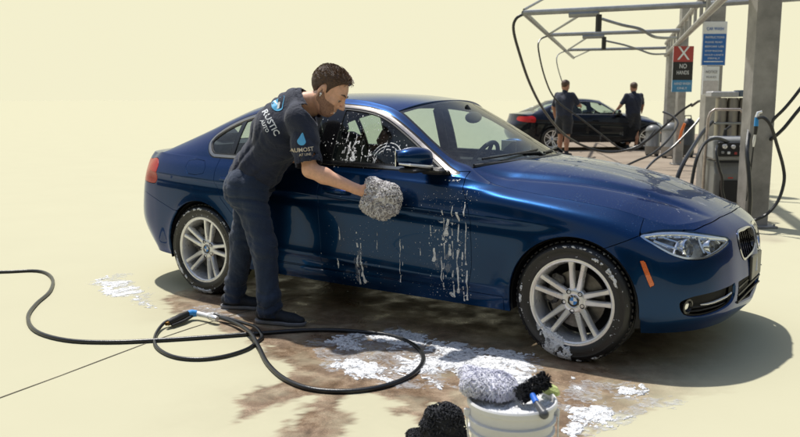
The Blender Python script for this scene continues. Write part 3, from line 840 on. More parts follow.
        g = MB(); g.box((-1.002, sg*.99, 1.072), (.006, .17, .095), None, .003); g.build('mirror_glass', M['chrome'], mo)
    # door handles
    for sg in (-1, 1):
        for hx_, hz_ in ((-1.56, .838), (-2.47, .858)):
            w = .905; b = MB()
            b.tube([(hx_+.10, sg*(w-.012), hz_-.006), (hx_+.085, sg*(w+.022), hz_-.003), (hx_, sg*(w+.030), hz_), (hx_-.085, sg*(w+.022), hz_+.003), (hx_-.10, sg*(w-.012), hz_+.006)], [.010, .013, .014, .013, .010], 8)
            b.build('door_handle', M['paint'], root)
    # wipers and cowl
    b = MB()
    cw = [(-.545-.19*(y/.7)**2, y, 1.028-.022*(y/.7)**2+.002) for y in np.linspace(-.66, .66, 23)]
    b.tube(cw, .016, 8); b.build('cowl', M['black'], root)
    for (y0, y1, dx) in ((-.60, .02, 0), (.05, .60, 0)):
        b = MB()
        pts = [(-.575-.16*(y/.7)**2-.035*((y-y0)/(y1-y0)), y, 1.062-.012*(y/.7)**2+.02*((y-y0)/(y1-y0))) for y in np.linspace(y0, y1, 9)]
        b.tube(pts, .007, 6); q = pts[-1]
        b.tube([(q[0]+.055, q[1]+.0, 1.035), (q[0]+.03, q[1]-.04, 1.066), pts[4]], [.012, .009, .006], 6)
        b.build('wiper', M['black'], root)
    cabin(root)
    return root

M['lamp_grey'] = plain('lamp_grey', (.34, .345, .35), .3, .6, var=.3, scale=25)
M['lens_solid'] = plain('projector_glass', (.05, .055, .06), .05, coat=1.0)
def cabin(root):
    I = M['interior']; Lm = M['leather']
    b = MB(); b.box((-1.72, 0, .33), (2.3, 1.5, .06)); b.build('cabin_floor', I, root)
    b = MB()
    prof = [(-.70, .60), (-.66, .94), (-.80, .985), (-.98, .965), (-1.10, .90), (-1.08, .62)]
    b.prism([(x, z) for x, z in prof], -.72, .72, Matrix(((1, 0, 0, 0), (0, 0, 1, 0), (0, 1, 0, 0), (0, 0, 0, 1)))); b.box((-1.0, .37, .985), (.16, .34, .05), None, .02)
    fix_normals(b.build('dashboard', I, root))
    st_ = MB(); c = Vector((-1.19, .37, .93)); rot = Matrix.Rotation(R(-66), 4, 'Y')
    pts = [c+(rot @ Vector((.185*math.cos(a), .185*math.sin(a), 0))) for a in np.linspace(0, 2*math.pi, 33)[:-1]]
    st_.tube(pts, .016, 10, closed=True)
    sw = st_.build('steering_wheel', Lm, root)
    h = MB(); h.ball(c, (.06, .06, .035), 12, 8)
    for a in (0, math.pi/2, math.pi, ):
        p = c+(rot @ Vector((.185*math.sin(a)*0+.185*math.cos(a), .185*math.sin(a), 0))); h.tube([c, p], [.022, .014], 8)
    p = c+(rot @ Vector((0, -.185, 0))); h.tube([c, p], [.022, .014], 8)
    h.build('hub', Lm, sw)
    for y in (-.37, .37):
        s = empty('front_seat'); s.parent = root
        b = MB(); b.box((-1.52, y, .52), (.54, .50, .16), Matrix.Rotation(R(-6), 4, 'Y'), .05); b.build('seat_cushion', Lm, s)
        b = MB(); b.box((-1.86, y, .86), (.15, .50, .66), Matrix.Rotation(R(-17), 4, 'Y'), .06); b.build('seat_back', Lm, s)
        b = MB(); b.box((-1.985, y, 1.235), (.10, .27, .19), Matrix.Rotation(R(-14), 4, 'Y'), .045)
        b.tube([(-1.955, y-.07, 1.10), (-1.965, y-.07, 1.2)], .008, 6); b.tube([(-1.955, y+.07, 1.10), (-1.965, y+.07, 1.2)], .008, 6); b.build('headrest', Lm, s)
    b = MB(); b.box((-2.62, 0, .52), (.55, 1.34, .16), None, .05); b.box((-2.92, 0, .83), (.15, 1.34, .56), Matrix.Rotation(R(-22), 4, 'Y'), .05)
    for y in (-.40, .40): b.box((-3.02, y, 1.12), (.08, .25, .13), None, .035)
    b.build('rear_seat', Lm, root)
    b = MB(); b.box((-3.15, 0, 1.0), (.42, 1.2, .02)); b.build('parcel_shelf', I, root)
    m = MB(); m.ball((-1.075, 0, 1.285), (.022, .115, .040), 16, 8); m.tube([(-1.08, 0, 1.30), (-1.13, 0, 1.365)], .012, 8); m.build('rear_view_mirror', M['black'], root)
    for sg in (-1, 1):
        b = MB(); b.box((-1.72, sg*.80, .66), (2.2, .05, .58), None, .015)
        b.box((-1.73, sg*.685, 1.17), (.08, .04, .36), Matrix.Rotation(sg*R(22), 4, 'X'), .015)
        b.build('door_lining', I, root)

# ------------------------------------------------------------------ wheels
def roundel_parts(parent, r, y):
    """the round blue-and-white quartered badge with black ring, facing -Y"""
    rx = Matrix.Translation((0, y, 0)) @ Matrix.Rotation(math.pi/2, 4, 'X')
    b = MB(); b.lathe([(.0001, .001), (r, .001), (r*1.04, -.001), (r*1.04, -.006)], 28, rx); o = b.build('badge', M['gloss_black'], parent)
    b = MB(); b.lathe([(r*.96, .0015), (r*1.0, .0024), (r*1.04, .0012)], 28, rx); b.build('badge_rim', M['chrome'], o)
    for k in range(4):
        b = MB(); pts = [(0, 0)]+[(r*.62*math.cos(a), r*.62*math.sin(a)) for a in np.linspace(k*math.pi/2, (k+1)*math.pi/2, 8)]
        b.prism(pts, .0012, .0022, rx); b.build('badge_quarter', M['badge_blue'] if k % 2 else M['white_plastic'], o)
    for ch, a in (('B', 125), ('M', 90), ('W', 55)):
        cu = bpy.data.curves.new('letter', 'FONT'); cu.body = ch; cu.size = r*.42; cu.align_x = 'CENTER'; cu.align_y = 'CENTER'; cu.extrude = .0004
        t0 = bpy.data.objects.new('tmp', cu); COL.objects.link(t0)
        me_ = bpy.data.meshes.new_from_object(t0.evaluated_get(bpy.context.evaluated_depsgraph_get())); bpy.data.objects.remove(t0); bpy.data.curves.remove(cu)
        me_.materials.clear(); t = link('badge_letter', me_, M['white_plastic'], o)
        an = R(a); t.location = (r*.80*math.cos(an), y-.0018, r*.80*math.sin(an)); t.rotation_euler = (math.pi/2, 0, 0)
        t.rotation_euler = (Matrix.Rotation(math.pi/2, 4, 'X') @ Matrix.Rotation(an-math.pi/2, 4, 'Z')).to_euler()
M['badge_blue'] = plain('badge_blue', (.03, .22, .60), .25, var=.03)
def make_wheel(parent, phase=84):
    w = empty('wheel'); w.parent = parent
    rx = Matrix.Rotation(math.pi/2, 4, 'X')              # lathe +Z -> -Y (outer side)
    RT_ = .330
    prof = [(.222, -.095), (.235, -.108), (.262, -.116), (.292, -.116), (.312, -.106), (.322, -.092), (.328, -.070), (.330, -.040), (.330, 0), (.330, .040),
            (.328, .070), (.323, .090), (.313, .104), (.300, .112), (.297, .1135), (.294, .112), (.278, .1155), (.262, .1150), (.247, .108), (.240, .104), (.238, .098), (.226, .094)]
    b = MB(); b.lathe(prof, 72, rx)
    t = b.build('tyre', M['rubber'], w, auto=50)
    g = MB()
    for k in range(60):
        a = 2*math.pi*k/60
        for s_ in (-1, 1):
            mt = rx @ Matrix.Rotation(a, 4, 'Z') @ Matrix.Translation((.3265, 0, s_*.066)) @ Matrix.Rotation(R(12), 4, 'X')
            g.box((0, 0, 0), (.011, .022, .036), mt, .002)
    for z_ in (-.028, .028): g.lathe([(.329, z_-.020), (.334, z_-.018), (.334, z_+.018), (.329, z_+.020)], 72, rx)
    tag(g.build('tread', M['rubber'], t), kind='stuff')
    rim = empty('rim'); rim.parent = w
    b = MB()
    b.lathe([(.226, -.090), (.218, -.08), (.205, -.05), (.205, .04), (.213, .075), (.217, .088), (.219, .0975), (.224, .102), (.233, .105), (.240, .104), (.242, .0995), (.236, .094)], 72, rx)
    b.build('rim_barrel', M['alloy'], rim, auto=50)
    # five double spokes
    for k in range(5):
        a = R(phase+72*k); b = MB()
        for s_ in (-1, 1):
            secs = [(.045, .014, .017, .062), (.080, .020, .0165, .068), (.130, .0265, .0145, .080), (.180, .0325, .0140, .089), (.207, .0365, .0155, .093), (.224, .041, .020, .095)]
            vs_ = []
            for r_, off, hw, y in secs:
                for dx, dy in ((-hw, -.034), (-hw, -.008), (-hw*.62, 0), (hw*.62, 0), (hw, -.008), (hw, -.034)):
                    vs_.append((r_, s_*off+dx, y+dy))
            n = 6; fs = [(i*n+j, i*n+(j+1) % n, (i+1)*n+(j+1) % n, (i+1)*n+j) for i in range(len(secs)-1) for j in range(n)]
            fs += [tuple(range(n)), tuple(range((len(secs)-1)*n, len(secs)*n))]
            # local (r, tangent, height) -> wheel
            mt = rx @ Matrix.Rotation(a, 4, 'Z')
            b.add(vs_, fs, True, mt)
        fix_normals(b.build('spoke', M['alloy'], rim, auto=35))
    b = MB(); b.lathe([(.0001, .066), (.034, .066), (.040, .069), (.062, .067), (.072, .058), (.074, .03)], 40, rx); b.build('hub', M['alloy'], rim, auto=40)
    roundel_parts(rim, .034, -.067)
    for k in range(5):
        a = R(phase+36+72*k); b = MB()
        mt = rx @ Matrix.Translation((.056*math.cos(a), .056*math.sin(a), .056))
        b.lathe([(.0125, .013), (.0135, .0145), (.0125, .0155), (.010, .012), (.0001, .008)], 14, mt); b.build('wheel_bolt', M['gloss_black'], rim)
    b = MB(); b.lathe([(.0001, .0), (.07, .0), (.075, .012), (.158, .012), (.160, .0), (.06, -.01)], 48, rx)
    b.build('brake_disc', M['disc'], w)
    b = MB(); b.box((.125, .0, .02), (.09, .17, .05), rx @ Matrix.Rotation(R(150), 4, 'Z'), .015)
    b = MB()
    mt = rx @ Matrix.Rotation(R(160), 4, 'Z')
    b.box((0, 0, 0), (.08, .17, .055), mt @ Matrix.Translation((.135, 0, .02)), .018); b.build('brake_caliper', M['disc'], w)
    b = MB(); b.lathe([(.0001, -.06), (.19, -.06), (.204, -.05)], 40, rx); b.build('back_plate', M['under'], w)
    return w

saloon = make_saloon()
w0 = make_wheel(saloon); w0.location = (0, -.775, .328)
for (x, y, rz, ph) in ((-2.81, -.775, 0, 9), (0, .775, math.pi, 20), (-2.81, .775, math.pi, 50)):
    w_ = copy_tree(w0, saloon); w_.location = (x, y, .328); w_.rotation_euler = (Matrix.Rotation(rz, 4, 'Z') @ Matrix.Rotation(R(ph), 4, 'Y')).to_euler()
# ------------------------------------------------------------------ figures: one smooth solid grown from tapered limbs
class Field:
    def __init__(s, lo, hi, h):
        s.lo = np.array(lo, float); s.h = h
        s.n = np.ceil((np.array(hi)-s.lo)/h).astype(int)+1
        s.ax = [s.lo[k]+h*np.arange(s.n[k]) for k in range(3)]
        s.f = np.full(s.n, 1.0, np.float32)
    def _box(s, lo, hi):
        i0 = np.clip(((np.array(lo)-s.lo)/s.h).astype(int)-1, 0, s.n); i1 = np.clip(((np.array(hi)-s.lo)/s.h).astype(int)+3, 0, s.n)
        sl = tuple(slice(a, b) for a, b in zip(i0, i1))
        X = s.ax[0][sl[0]][:, None, None]; Y = s.ax[1][sl[1]][None, :, None]; Z = s.ax[2][sl[2]][None, None, :]
        return sl, X, Y, Z
    def _mix(s, sl, d, k, op):
        o = s.f[sl]; d = d.astype(np.float32)
        if op == 'add':
            h = np.clip(.5+.5*(o-d)/k, 0, 1); s.f[sl] = o*(1-h)+d*h-k*h*(1-h)
        elif op == 'cut':
            h = np.clip(.5-.5*(o+d)/k, 0, 1); s.f[sl] = o*(1-h)-d*h+k*h*(1-h)
    def limb(s, a, b, ra, rb, k=.02, sq=None, op='add'):
        """tapered capsule; sq=(axis vector, factor) flattens it"""
        a = np.array(a, float); b = np.array(b, float); m = max(ra, rb)+k+.05
        sl, X, Y, Z = s._box(np.minimum(a, b)-m, np.maximum(a, b)+m)
        if 0 in s.f[sl].shape: return
        e = b-a; L = max(e@e, 1e-12)
        px, py, pz = X-a[0], Y-a[1], Z-a[2]
        t = np.clip((px*e[0]+py*e[1]+pz*e[2])/L, 0, 1)
        dx, dy, dz = px-t*e[0], py-t*e[1], pz-t*e[2]
        q = dx*dx+dy*dy+dz*dz
        r = ra+(rb-ra)*t
        if sq is not None:
            v = np.array(sq[0], float); v /= np.linalg.norm(v); c = dx*v[0]+dy*v[1]+dz*v[2]
            q = q+c*c*(1/sq[1]**2-1)
            d = np.sqrt(q)-r; d = np.where(d > 0, d*.8, d)
        else: d = np.sqrt(q)-r
        s._mix(sl, d, k, op)
    def blob(s, c, r, M_=None, k=.02, op='add'):
        """ellipsoid, axes = columns of M_"""
        c = np.array(c, float); r = np.array(r, float); m = r.max()+k+.03
        sl, X, Y, Z = s._box(c-m, c+m)
        if 0 in s.f[sl].shape: return
        P = [X-c[0], Y-c[1], Z-c[2]]
        if M_ is None: M_ = np.eye(3)
        q = [P[0]*M_[0, i]+P[1]*M_[1, i]+P[2]*M_[2, i] for i in range(3)]
        k0 = np.sqrt(sum((q[i]/r[i])**2 for i in range(3))); k1 = np.sqrt(sum((q[i]/r[i]**2)**2 for i in range(3)))
        s._mix(sl, k0*(k0-1)/np.maximum(k1, 1e-6), k, op)
    def grid(s): return s.ax[0][:, None, None], s.ax[1][None, :, None], s.ax[2][None, None, :]
    def mesh(s, name, mat, parent=None, smooth=1):
        f = s.f; n = f.shape
        ins = f < 0
        c = np.zeros((n[0]-1, n[1]-1, n[2]-1), np.uint8)
        for i in (0, 1):
            for j in (0, 1):
                for k in (0, 1): c += ins[i:n[0]-1+i, j:n[1]-1+j, k:n[2]-1+k]
        act = (c > 0) & (c < 8); idx = np.full(act.shape, -1, np.int64)
        A = np.argwhere(act); idx[act] = np.arange(len(A))
        acc = np.zeros((len(A), 3)); cnt = np.zeros(len(A))
        co = [(i, j, k) for i in (0, 1) for j in (0, 1) for k in (0, 1)]
        for p in co:
            for ax in range(3):
                if p[ax]: continue
                q = list(p); q[ax] = 1
                fa = f[A[:, 0]+p[0], A[:, 1]+p[1], A[:, 2]+p[2]]; fb = f[A[:, 0]+q[0], A[:, 1]+q[1], A[:, 2]+q[2]]
                m = (fa < 0) != (fb < 0); t = np.where(m, fa/np.where(m, fa-fb, 1), 0)
                pt = np.tile(np.array(p, float), (len(A), 1)); pt[:, ax] += t
                acc[m] += pt[m]; cnt[m] += 1
        V = s.lo+(A+acc/cnt[:, None])*s.h
        Q = []
        for ax in range(3):
            o1, o2 = (ax+1) % 3, (ax+2) % 3
            sl = [slice(1, -1)]*3; sl[ax] = slice(0, n[ax]-1)
            sa = ins[tuple(sl)]; sl2 = list(sl); sl2[ax] = slice(1, n[ax]); sb = ins[tuple(sl2)]
            E_ = np.argwhere(sa != sb)
            if not len(E_): continue
            flip = sa[tuple(E_.T)]
            E_ = E_+np.array([0 if k == ax else 1 for k in range(3)])
            def at(d1, d2):
                q = E_.copy(); q[:, o1] += d1; q[:, o2] += d2
                return idx[q[:, 0], q[:, 1], q[:, 2]]
            quad = np.stack([at(-1, -1), at(0, -1), at(0, 0), at(-1, 0)], 1)
            quad[~flip] = quad[~flip][:, ::-1]; Q.append(quad)
        Q = np.concatenate(Q); Q = Q[(Q >= 0).all(1)]
        # relax
        for _ in range(smooth):
            s_ = np.zeros_like(V); w_ = np.zeros(len(V))
            for a, b in ((0, 1), (1, 2), (2, 3), (3, 0)):
                np.add.at(s_, Q[:, a], V[Q[:, b]]); np.add.at(w_, Q[:, a], 1); np.add.at(s_, Q[:, b], V[Q[:, a]]); np.add.at(w_, Q[:, b], 1)
            V = V*.5+.5*s_/np.maximum(w_, 1)[:, None]
        me = bpy.data.meshes.new(name); me.from_pydata(V.tolist(), [], Q.tolist())
        me.polygons.foreach_set('use_smooth', np.ones(len(Q), bool)); me.update()
        return link(name, me, mat, parent)
def wav(X, Y, Z, v, sc, warp=1.0):
    """soft fold pattern running across direction v"""
    v = np.array(v, float); v /= np.linalg.norm(v)
    u = X*v[0]+Y*v[1]+Z*v[2]
    w_ = np.sin(X*9.1*warp+1.3*np.sin(Z*7+2))+np.sin(Y*11.3*warp+1.1*np.sin(X*8+Z*5))+np.sin(Z*6.7*warp+.7)
    a = np.sin(u*sc+w_*1.6); b = np.sin(u*sc*1.9+w_*2.3+1.7)
    return (1-np.abs(a))**1.6*.65+(1-np.abs(b))**2*.35-.3

def skin_mat(name, col):
    m = plain(name, col, .48, var=.10, scale=55, bmp=.12, bscale=420)
    b = m.node_tree.nodes['Principled BSDF']
    b.inputs['Subsurface Weight'].default_value = .12; b.inputs['Subsurface Radius'].default_value = (.012, .004, .002); b.inputs['Subsurface Scale'].default_value = .6
    return m
def cloth_mat(name, col, sc=900):
    m, nt, b = new_mat(name); oc = objco(nt)
    n = noise(nt, 7, 5, .6, oc); r = ramp(nt, n.outputs['Fac'], [(.3, tuple(c*.82 for c in col)), (.7, tuple(c*1.2 for c in col))])
    nt.links.new(r.outputs['Color'], b.inputs['Base Color']); b.inputs['Roughness'].default_value = .82
    b.inputs['Sheen Weight'].default_value = .12; b.inputs['Sheen Roughness'].default_value = .5
    w_ = noise(nt, sc, 2, .6, oc); bp = bump(nt, w_.outputs['Fac'], .35, .002, b)
    n2 = noise(nt, 22, 4, .65, oc, .8); bump(nt, n2.outputs['Fac'], .6, .016, b, bp)
    return m
M['skin'] = skin_mat('skin', (.68, .385, .255)); M['skin_tan'] = skin_mat('skin_tan', (.36, .18, .115))
M['navy'] = cloth_mat('navy_shirt', (.008, .013, .034)); M['navy_trousers'] = cloth_mat('navy_trousers', (.009, .022, .055)); M['navy_dark'] = cloth_mat('dark_shorts', (.010, .012, .019))
M['hair'] = plain('brown_hair', (.075, .042, .025), .55, var=.5, scale=90, bmp=.6, bscale=260)
M['hair_strand'] = plain('hair_strand', (.12, .066, .036), .42, var=.6, scale=140)
M['beard'] = plain('short_beard', (.33, .185, .125), .7, var=.4, scale=160, bmp=.6, bscale=400)
M['shoe'] = plain('navy_shoe', (.012, .016, .024), .75, bmp=.3, bscale=260); M['sole'] = plain('grey_sole', (.16, .16, .17), .6)
M['print_white'] = plain('print_white', (.70, .72, .74), .5, var=.05); M['print_blue'] = plain('print_blue', (.10, .42, .70), .45, var=.05)
M['print_gold'] = plain('print_sand', (.55, .47, .36), .5, var=.05)
M['eye'] = plain('eye_white', (.6, .58, .55), .2); M['lip'] = plain('lips', (.36, .13, .10), .45)

def head_frame(yaw, pitch, roll=0):
    """columns: forward, left, up"""
    Mx = Matrix.Rotation(yaw, 3, 'Z') @ Matrix.Rotation(pitch, 3, 'Y') @ Matrix.Rotation(roll, 3, 'X')
    return np.array(Mx)
def add_head(f, c, Fm, s, k=.02):
    p = lambda x, y, z: c+Fm@(np.array((x, y, z))*s)
    B = lambda q, r, kk=.015, op='add': f.blob(p(*q), np.array(r)*s, Fm, kk*s*1.0, op)
    Lm = lambda a, b, ra, rb, kk=.012, op='add': f.limb(p(*a), p(*b), ra*s, rb*s, kk*s, None, op)
    B((-.012, 0, .038), (.097, .076, .082)); B((.018, 0, .015), (.078, .066, .090), .02)
    B((.030, 0, -.045), (.062, .055, .060), .03); B((.052, 0, -.088), (.032, .030, .022), .03)
    Lm((-.015, .052, -.045), (.050, .022, -.090), .020, .016, .03); Lm((-.015, -.052, -.045), (.050, -.022, -.090), .020, .016, .03)
    for y in (-1, 1):
        B((.062, y*.040, -.022), (.024, .022, .022), .02)                               # cheek
        Lm((.088, y*.014, .030), (.076, y*.046, .028), .0095, .008, .012)                # brow
        B((.093, y*.031, .008), (.012, .016, .011), .012, 'cut')                       # eye socket
        B((.0785, y*.031, .009), (.0130, .0140, .0110), .004)                            # lid over the eye
        B((-.012, y*.079, -.004), (.018, .009, .031), .005); B((-.008, y*.086, -.002), (.009, .005, .018), .004, 'cut'); B((-.006, y*.078, -.026), (.010, .007, .011), .004)
        B((.104, y*.012, -.030), (.011, .008, .008), .006)
    Lm((.094, 0, .016), (.118, 0, -.024), .0085, .0115, .010)                             # nose
    Lm((.089, -.020, -.0605), (.089, .020, -.0605), .0060, .0060, .006); Lm((.087, -.017, -.0715), (.087, .017, -.0715), .0068, .0068, .006)
    B((.080, 0, -.066), (.020, .028, .0016), .002, 'cut')
def hair_field(c, Fm, s, h, lo, hi, thick, line):
    f = Field(lo, hi, h); p = lambda x, y, z: c+Fm@(np.array((x, y, z))*s)
    f.blob(p(-.014, 0, .044), np.array((.097+thick, .078+thick*.7, .084+thick))*s, Fm, .01)
    f.blob(p(.030, 0, .092), np.array((.056, .056, .034))*s, Fm, .02)
    X, Y, Z = f.grid(); P = [X-c[0], Y-c[1], Z-c[2]]
    q = [(P[0]*Fm[0, i]+P[1]*Fm[1, i]+P[2]*Fm[2, i])/s for i in range(3)]
    # hairline: forehead, temples, round the ears, nape
    HP = smooth_poly([(-.2, -.052), (-.060, -.052), (-.040, -.035), (-.032, .005), (-.018, .030), (-.002, .030), (.006, .012), (.008, -.012), (.018, -.012), (.023, .022), (.036, .050), (.050, .074), (.066, .092), (.078, .106), (.084, .125), (.086, .3), (-.2, .3)], 4)
    x_, y_, z_ = q
    face = np.minimum(x_-.068+.35*np.maximum(z_-.078, 0)*0, .074-z_)          # in front and below the hairline
    ear = np.minimum(np.minimum(x_+.022, .030-z_), 9)
    side = np.minimum(.012-z_+0*x_, x_-.010)
    low = -.048-z_
    gx_, gz_ = np.broadcast_arrays(x_, z_); cutv = sdf(HP, np.stack([gx_.ravel(), gz_.ravel()], 1)).reshape(gx_.shape)
    nz = .0011*s*(np.sin((x_*90+z_*260)+9*y_*30)*np.sin(x_*150+y_*80)+np.sin(y_*620+x_*270+2*np.sin(z_*300)))
    f.f = np.maximum(f.f+nz.astype(np.float32), (cutv*s*.9).astype(np.float32))
    return f
def hand(f, w_, d, n, side_, s=1.0, curl=.5):
    """wrist w_, pointing d, palm normal n; five fingers"""
    w_ = np.array(w_, float); d = np.array(d, float); d /= np.linalg.norm(d); n = np.array(n, float); n -= d*(n@d); n /= np.linalg.norm(n)
    t = np.cross(n, d)*side_
    f.limb(w_, w_+d*.085*s, .026*s, .036*s, .012, (n, .5))
    for i, (off, L) in enumerate(((.030, .072), (.011, .080), (-.009, .075), (-.028, .060))):
        a = w_+d*.085*s+t*off*s; b = a+(d*math.cos(curl*.4)+n*math.sin(curl*.4))*L*.45*s; c = b+(d*math.cos(curl)+n*math.sin(curl))*L*.32*s; e = c+(d*math.cos(curl*1.7)+n*math.sin(curl*1.7))*L*.26*s
        f.limb(a-d*.02, b, .0098*s, .0090*s, .004); f.limb(b, c, .0090*s, .0082*s, .003); f.limb(c, e, .0082*s, .0070*s, .003)
    a = w_+d*.025*s+t*.026*s; b = a+(d*.6+t*.7+n*.25)*.042*s; c = b+(d*.85+t*.25+n*.35)*.034*s
    f.limb(a, b, .014*s, .0115*s, .008); f.limb(b, c, .0112*s, .0085*s, .003)

def project_print(txt_objs, target, d, name, mat, parent, off=.0025):
    """letters cut from flat outlines and laid onto the cloth along direction d"""
    from mathutils.bvhtree import BVHTree
    bvh = BVHTree.FromPolygons([v.co.copy() for v in target.data.vertices], [tuple(p.vertices) for p in target.data.polygons])
    vs_, fs = [], []
    for pts, faces in txt_objs:
        k = len(vs_); ok = True; new = []
        for p in pts:
            h = bvh.ray_cast(Vector(p)-Vector(d)*.6, Vector(d), 1.5)
            if h[0] is None: ok = False; break
            new.append(h[0]-Vector(d)*off)
        if ok: vs_ += new; fs += [tuple(i+k for i in q) for q in faces]
    me = bpy.data.meshes.new(name); me.from_pydata([tuple(v) for v in vs_], [], fs); me.update()
    return link(name, me, mat, parent)
def text_shape(body, size, origin, ux, uy):
    cu = bpy.data.curves.new('print', 'FONT'); cu.body = body; cu.size = size; cu.align_x = 'CENTER'; cu.align_y = 'CENTER'; cu.resolution_u = 2; cu.offset = size*.022
    o = bpy.data.objects.new('print', cu); COL.objects.link(o)
    dg = bpy.context.evaluated_depsgraph_get(); me = bpy.data.meshes.new_from_object(o.evaluated_get(dg))
    import bmesh
    bm = bmesh.new(); bm.from_mesh(me); bmesh.ops.triangulate(bm, faces=bm.faces[:]); bmesh.ops.subdivide_edges(bm, edges=[e for e in bm.edges if e.calc_length() > size*.35], cuts=1); bm.to_mesh(me); bm.free()
    ux = Vector(ux); uy = Vector(uy); o_ = Vector(origin)
    pts = [o_+ux*v.co.x+uy*v.co.y for v in me.vertices]; fs = [tuple(p.vertices) for p in me.polygons]
    bpy.data.objects.remove(o); bpy.data.meshes.remove(me); bpy.data.curves.remove(cu)
    return pts, fs
def drop_shape(size, origin, ux, uy, k0=0.0, k1=1.0):
    pts = []; n = 22
    for i in range(n):
        a = 2*math.pi*i/n; r = .5*(1-.0*math.cos(a)); x = r*math.sin(a)*(1-.45*max(0, math.cos(a))**1.0); y = -math.cos(a+math.pi)*r+(.45*max(0, math.cos(a))**3)
        pts.append((x*size, y*size))
    ux = Vector(ux); uy = Vector(uy); o_ = Vector(origin)
    P = [o_]+[o_+ux*x+uy*y for x, y in pts]
    return P, [(0, 1+i, 1+(i+1) % n) for i in range(n)]

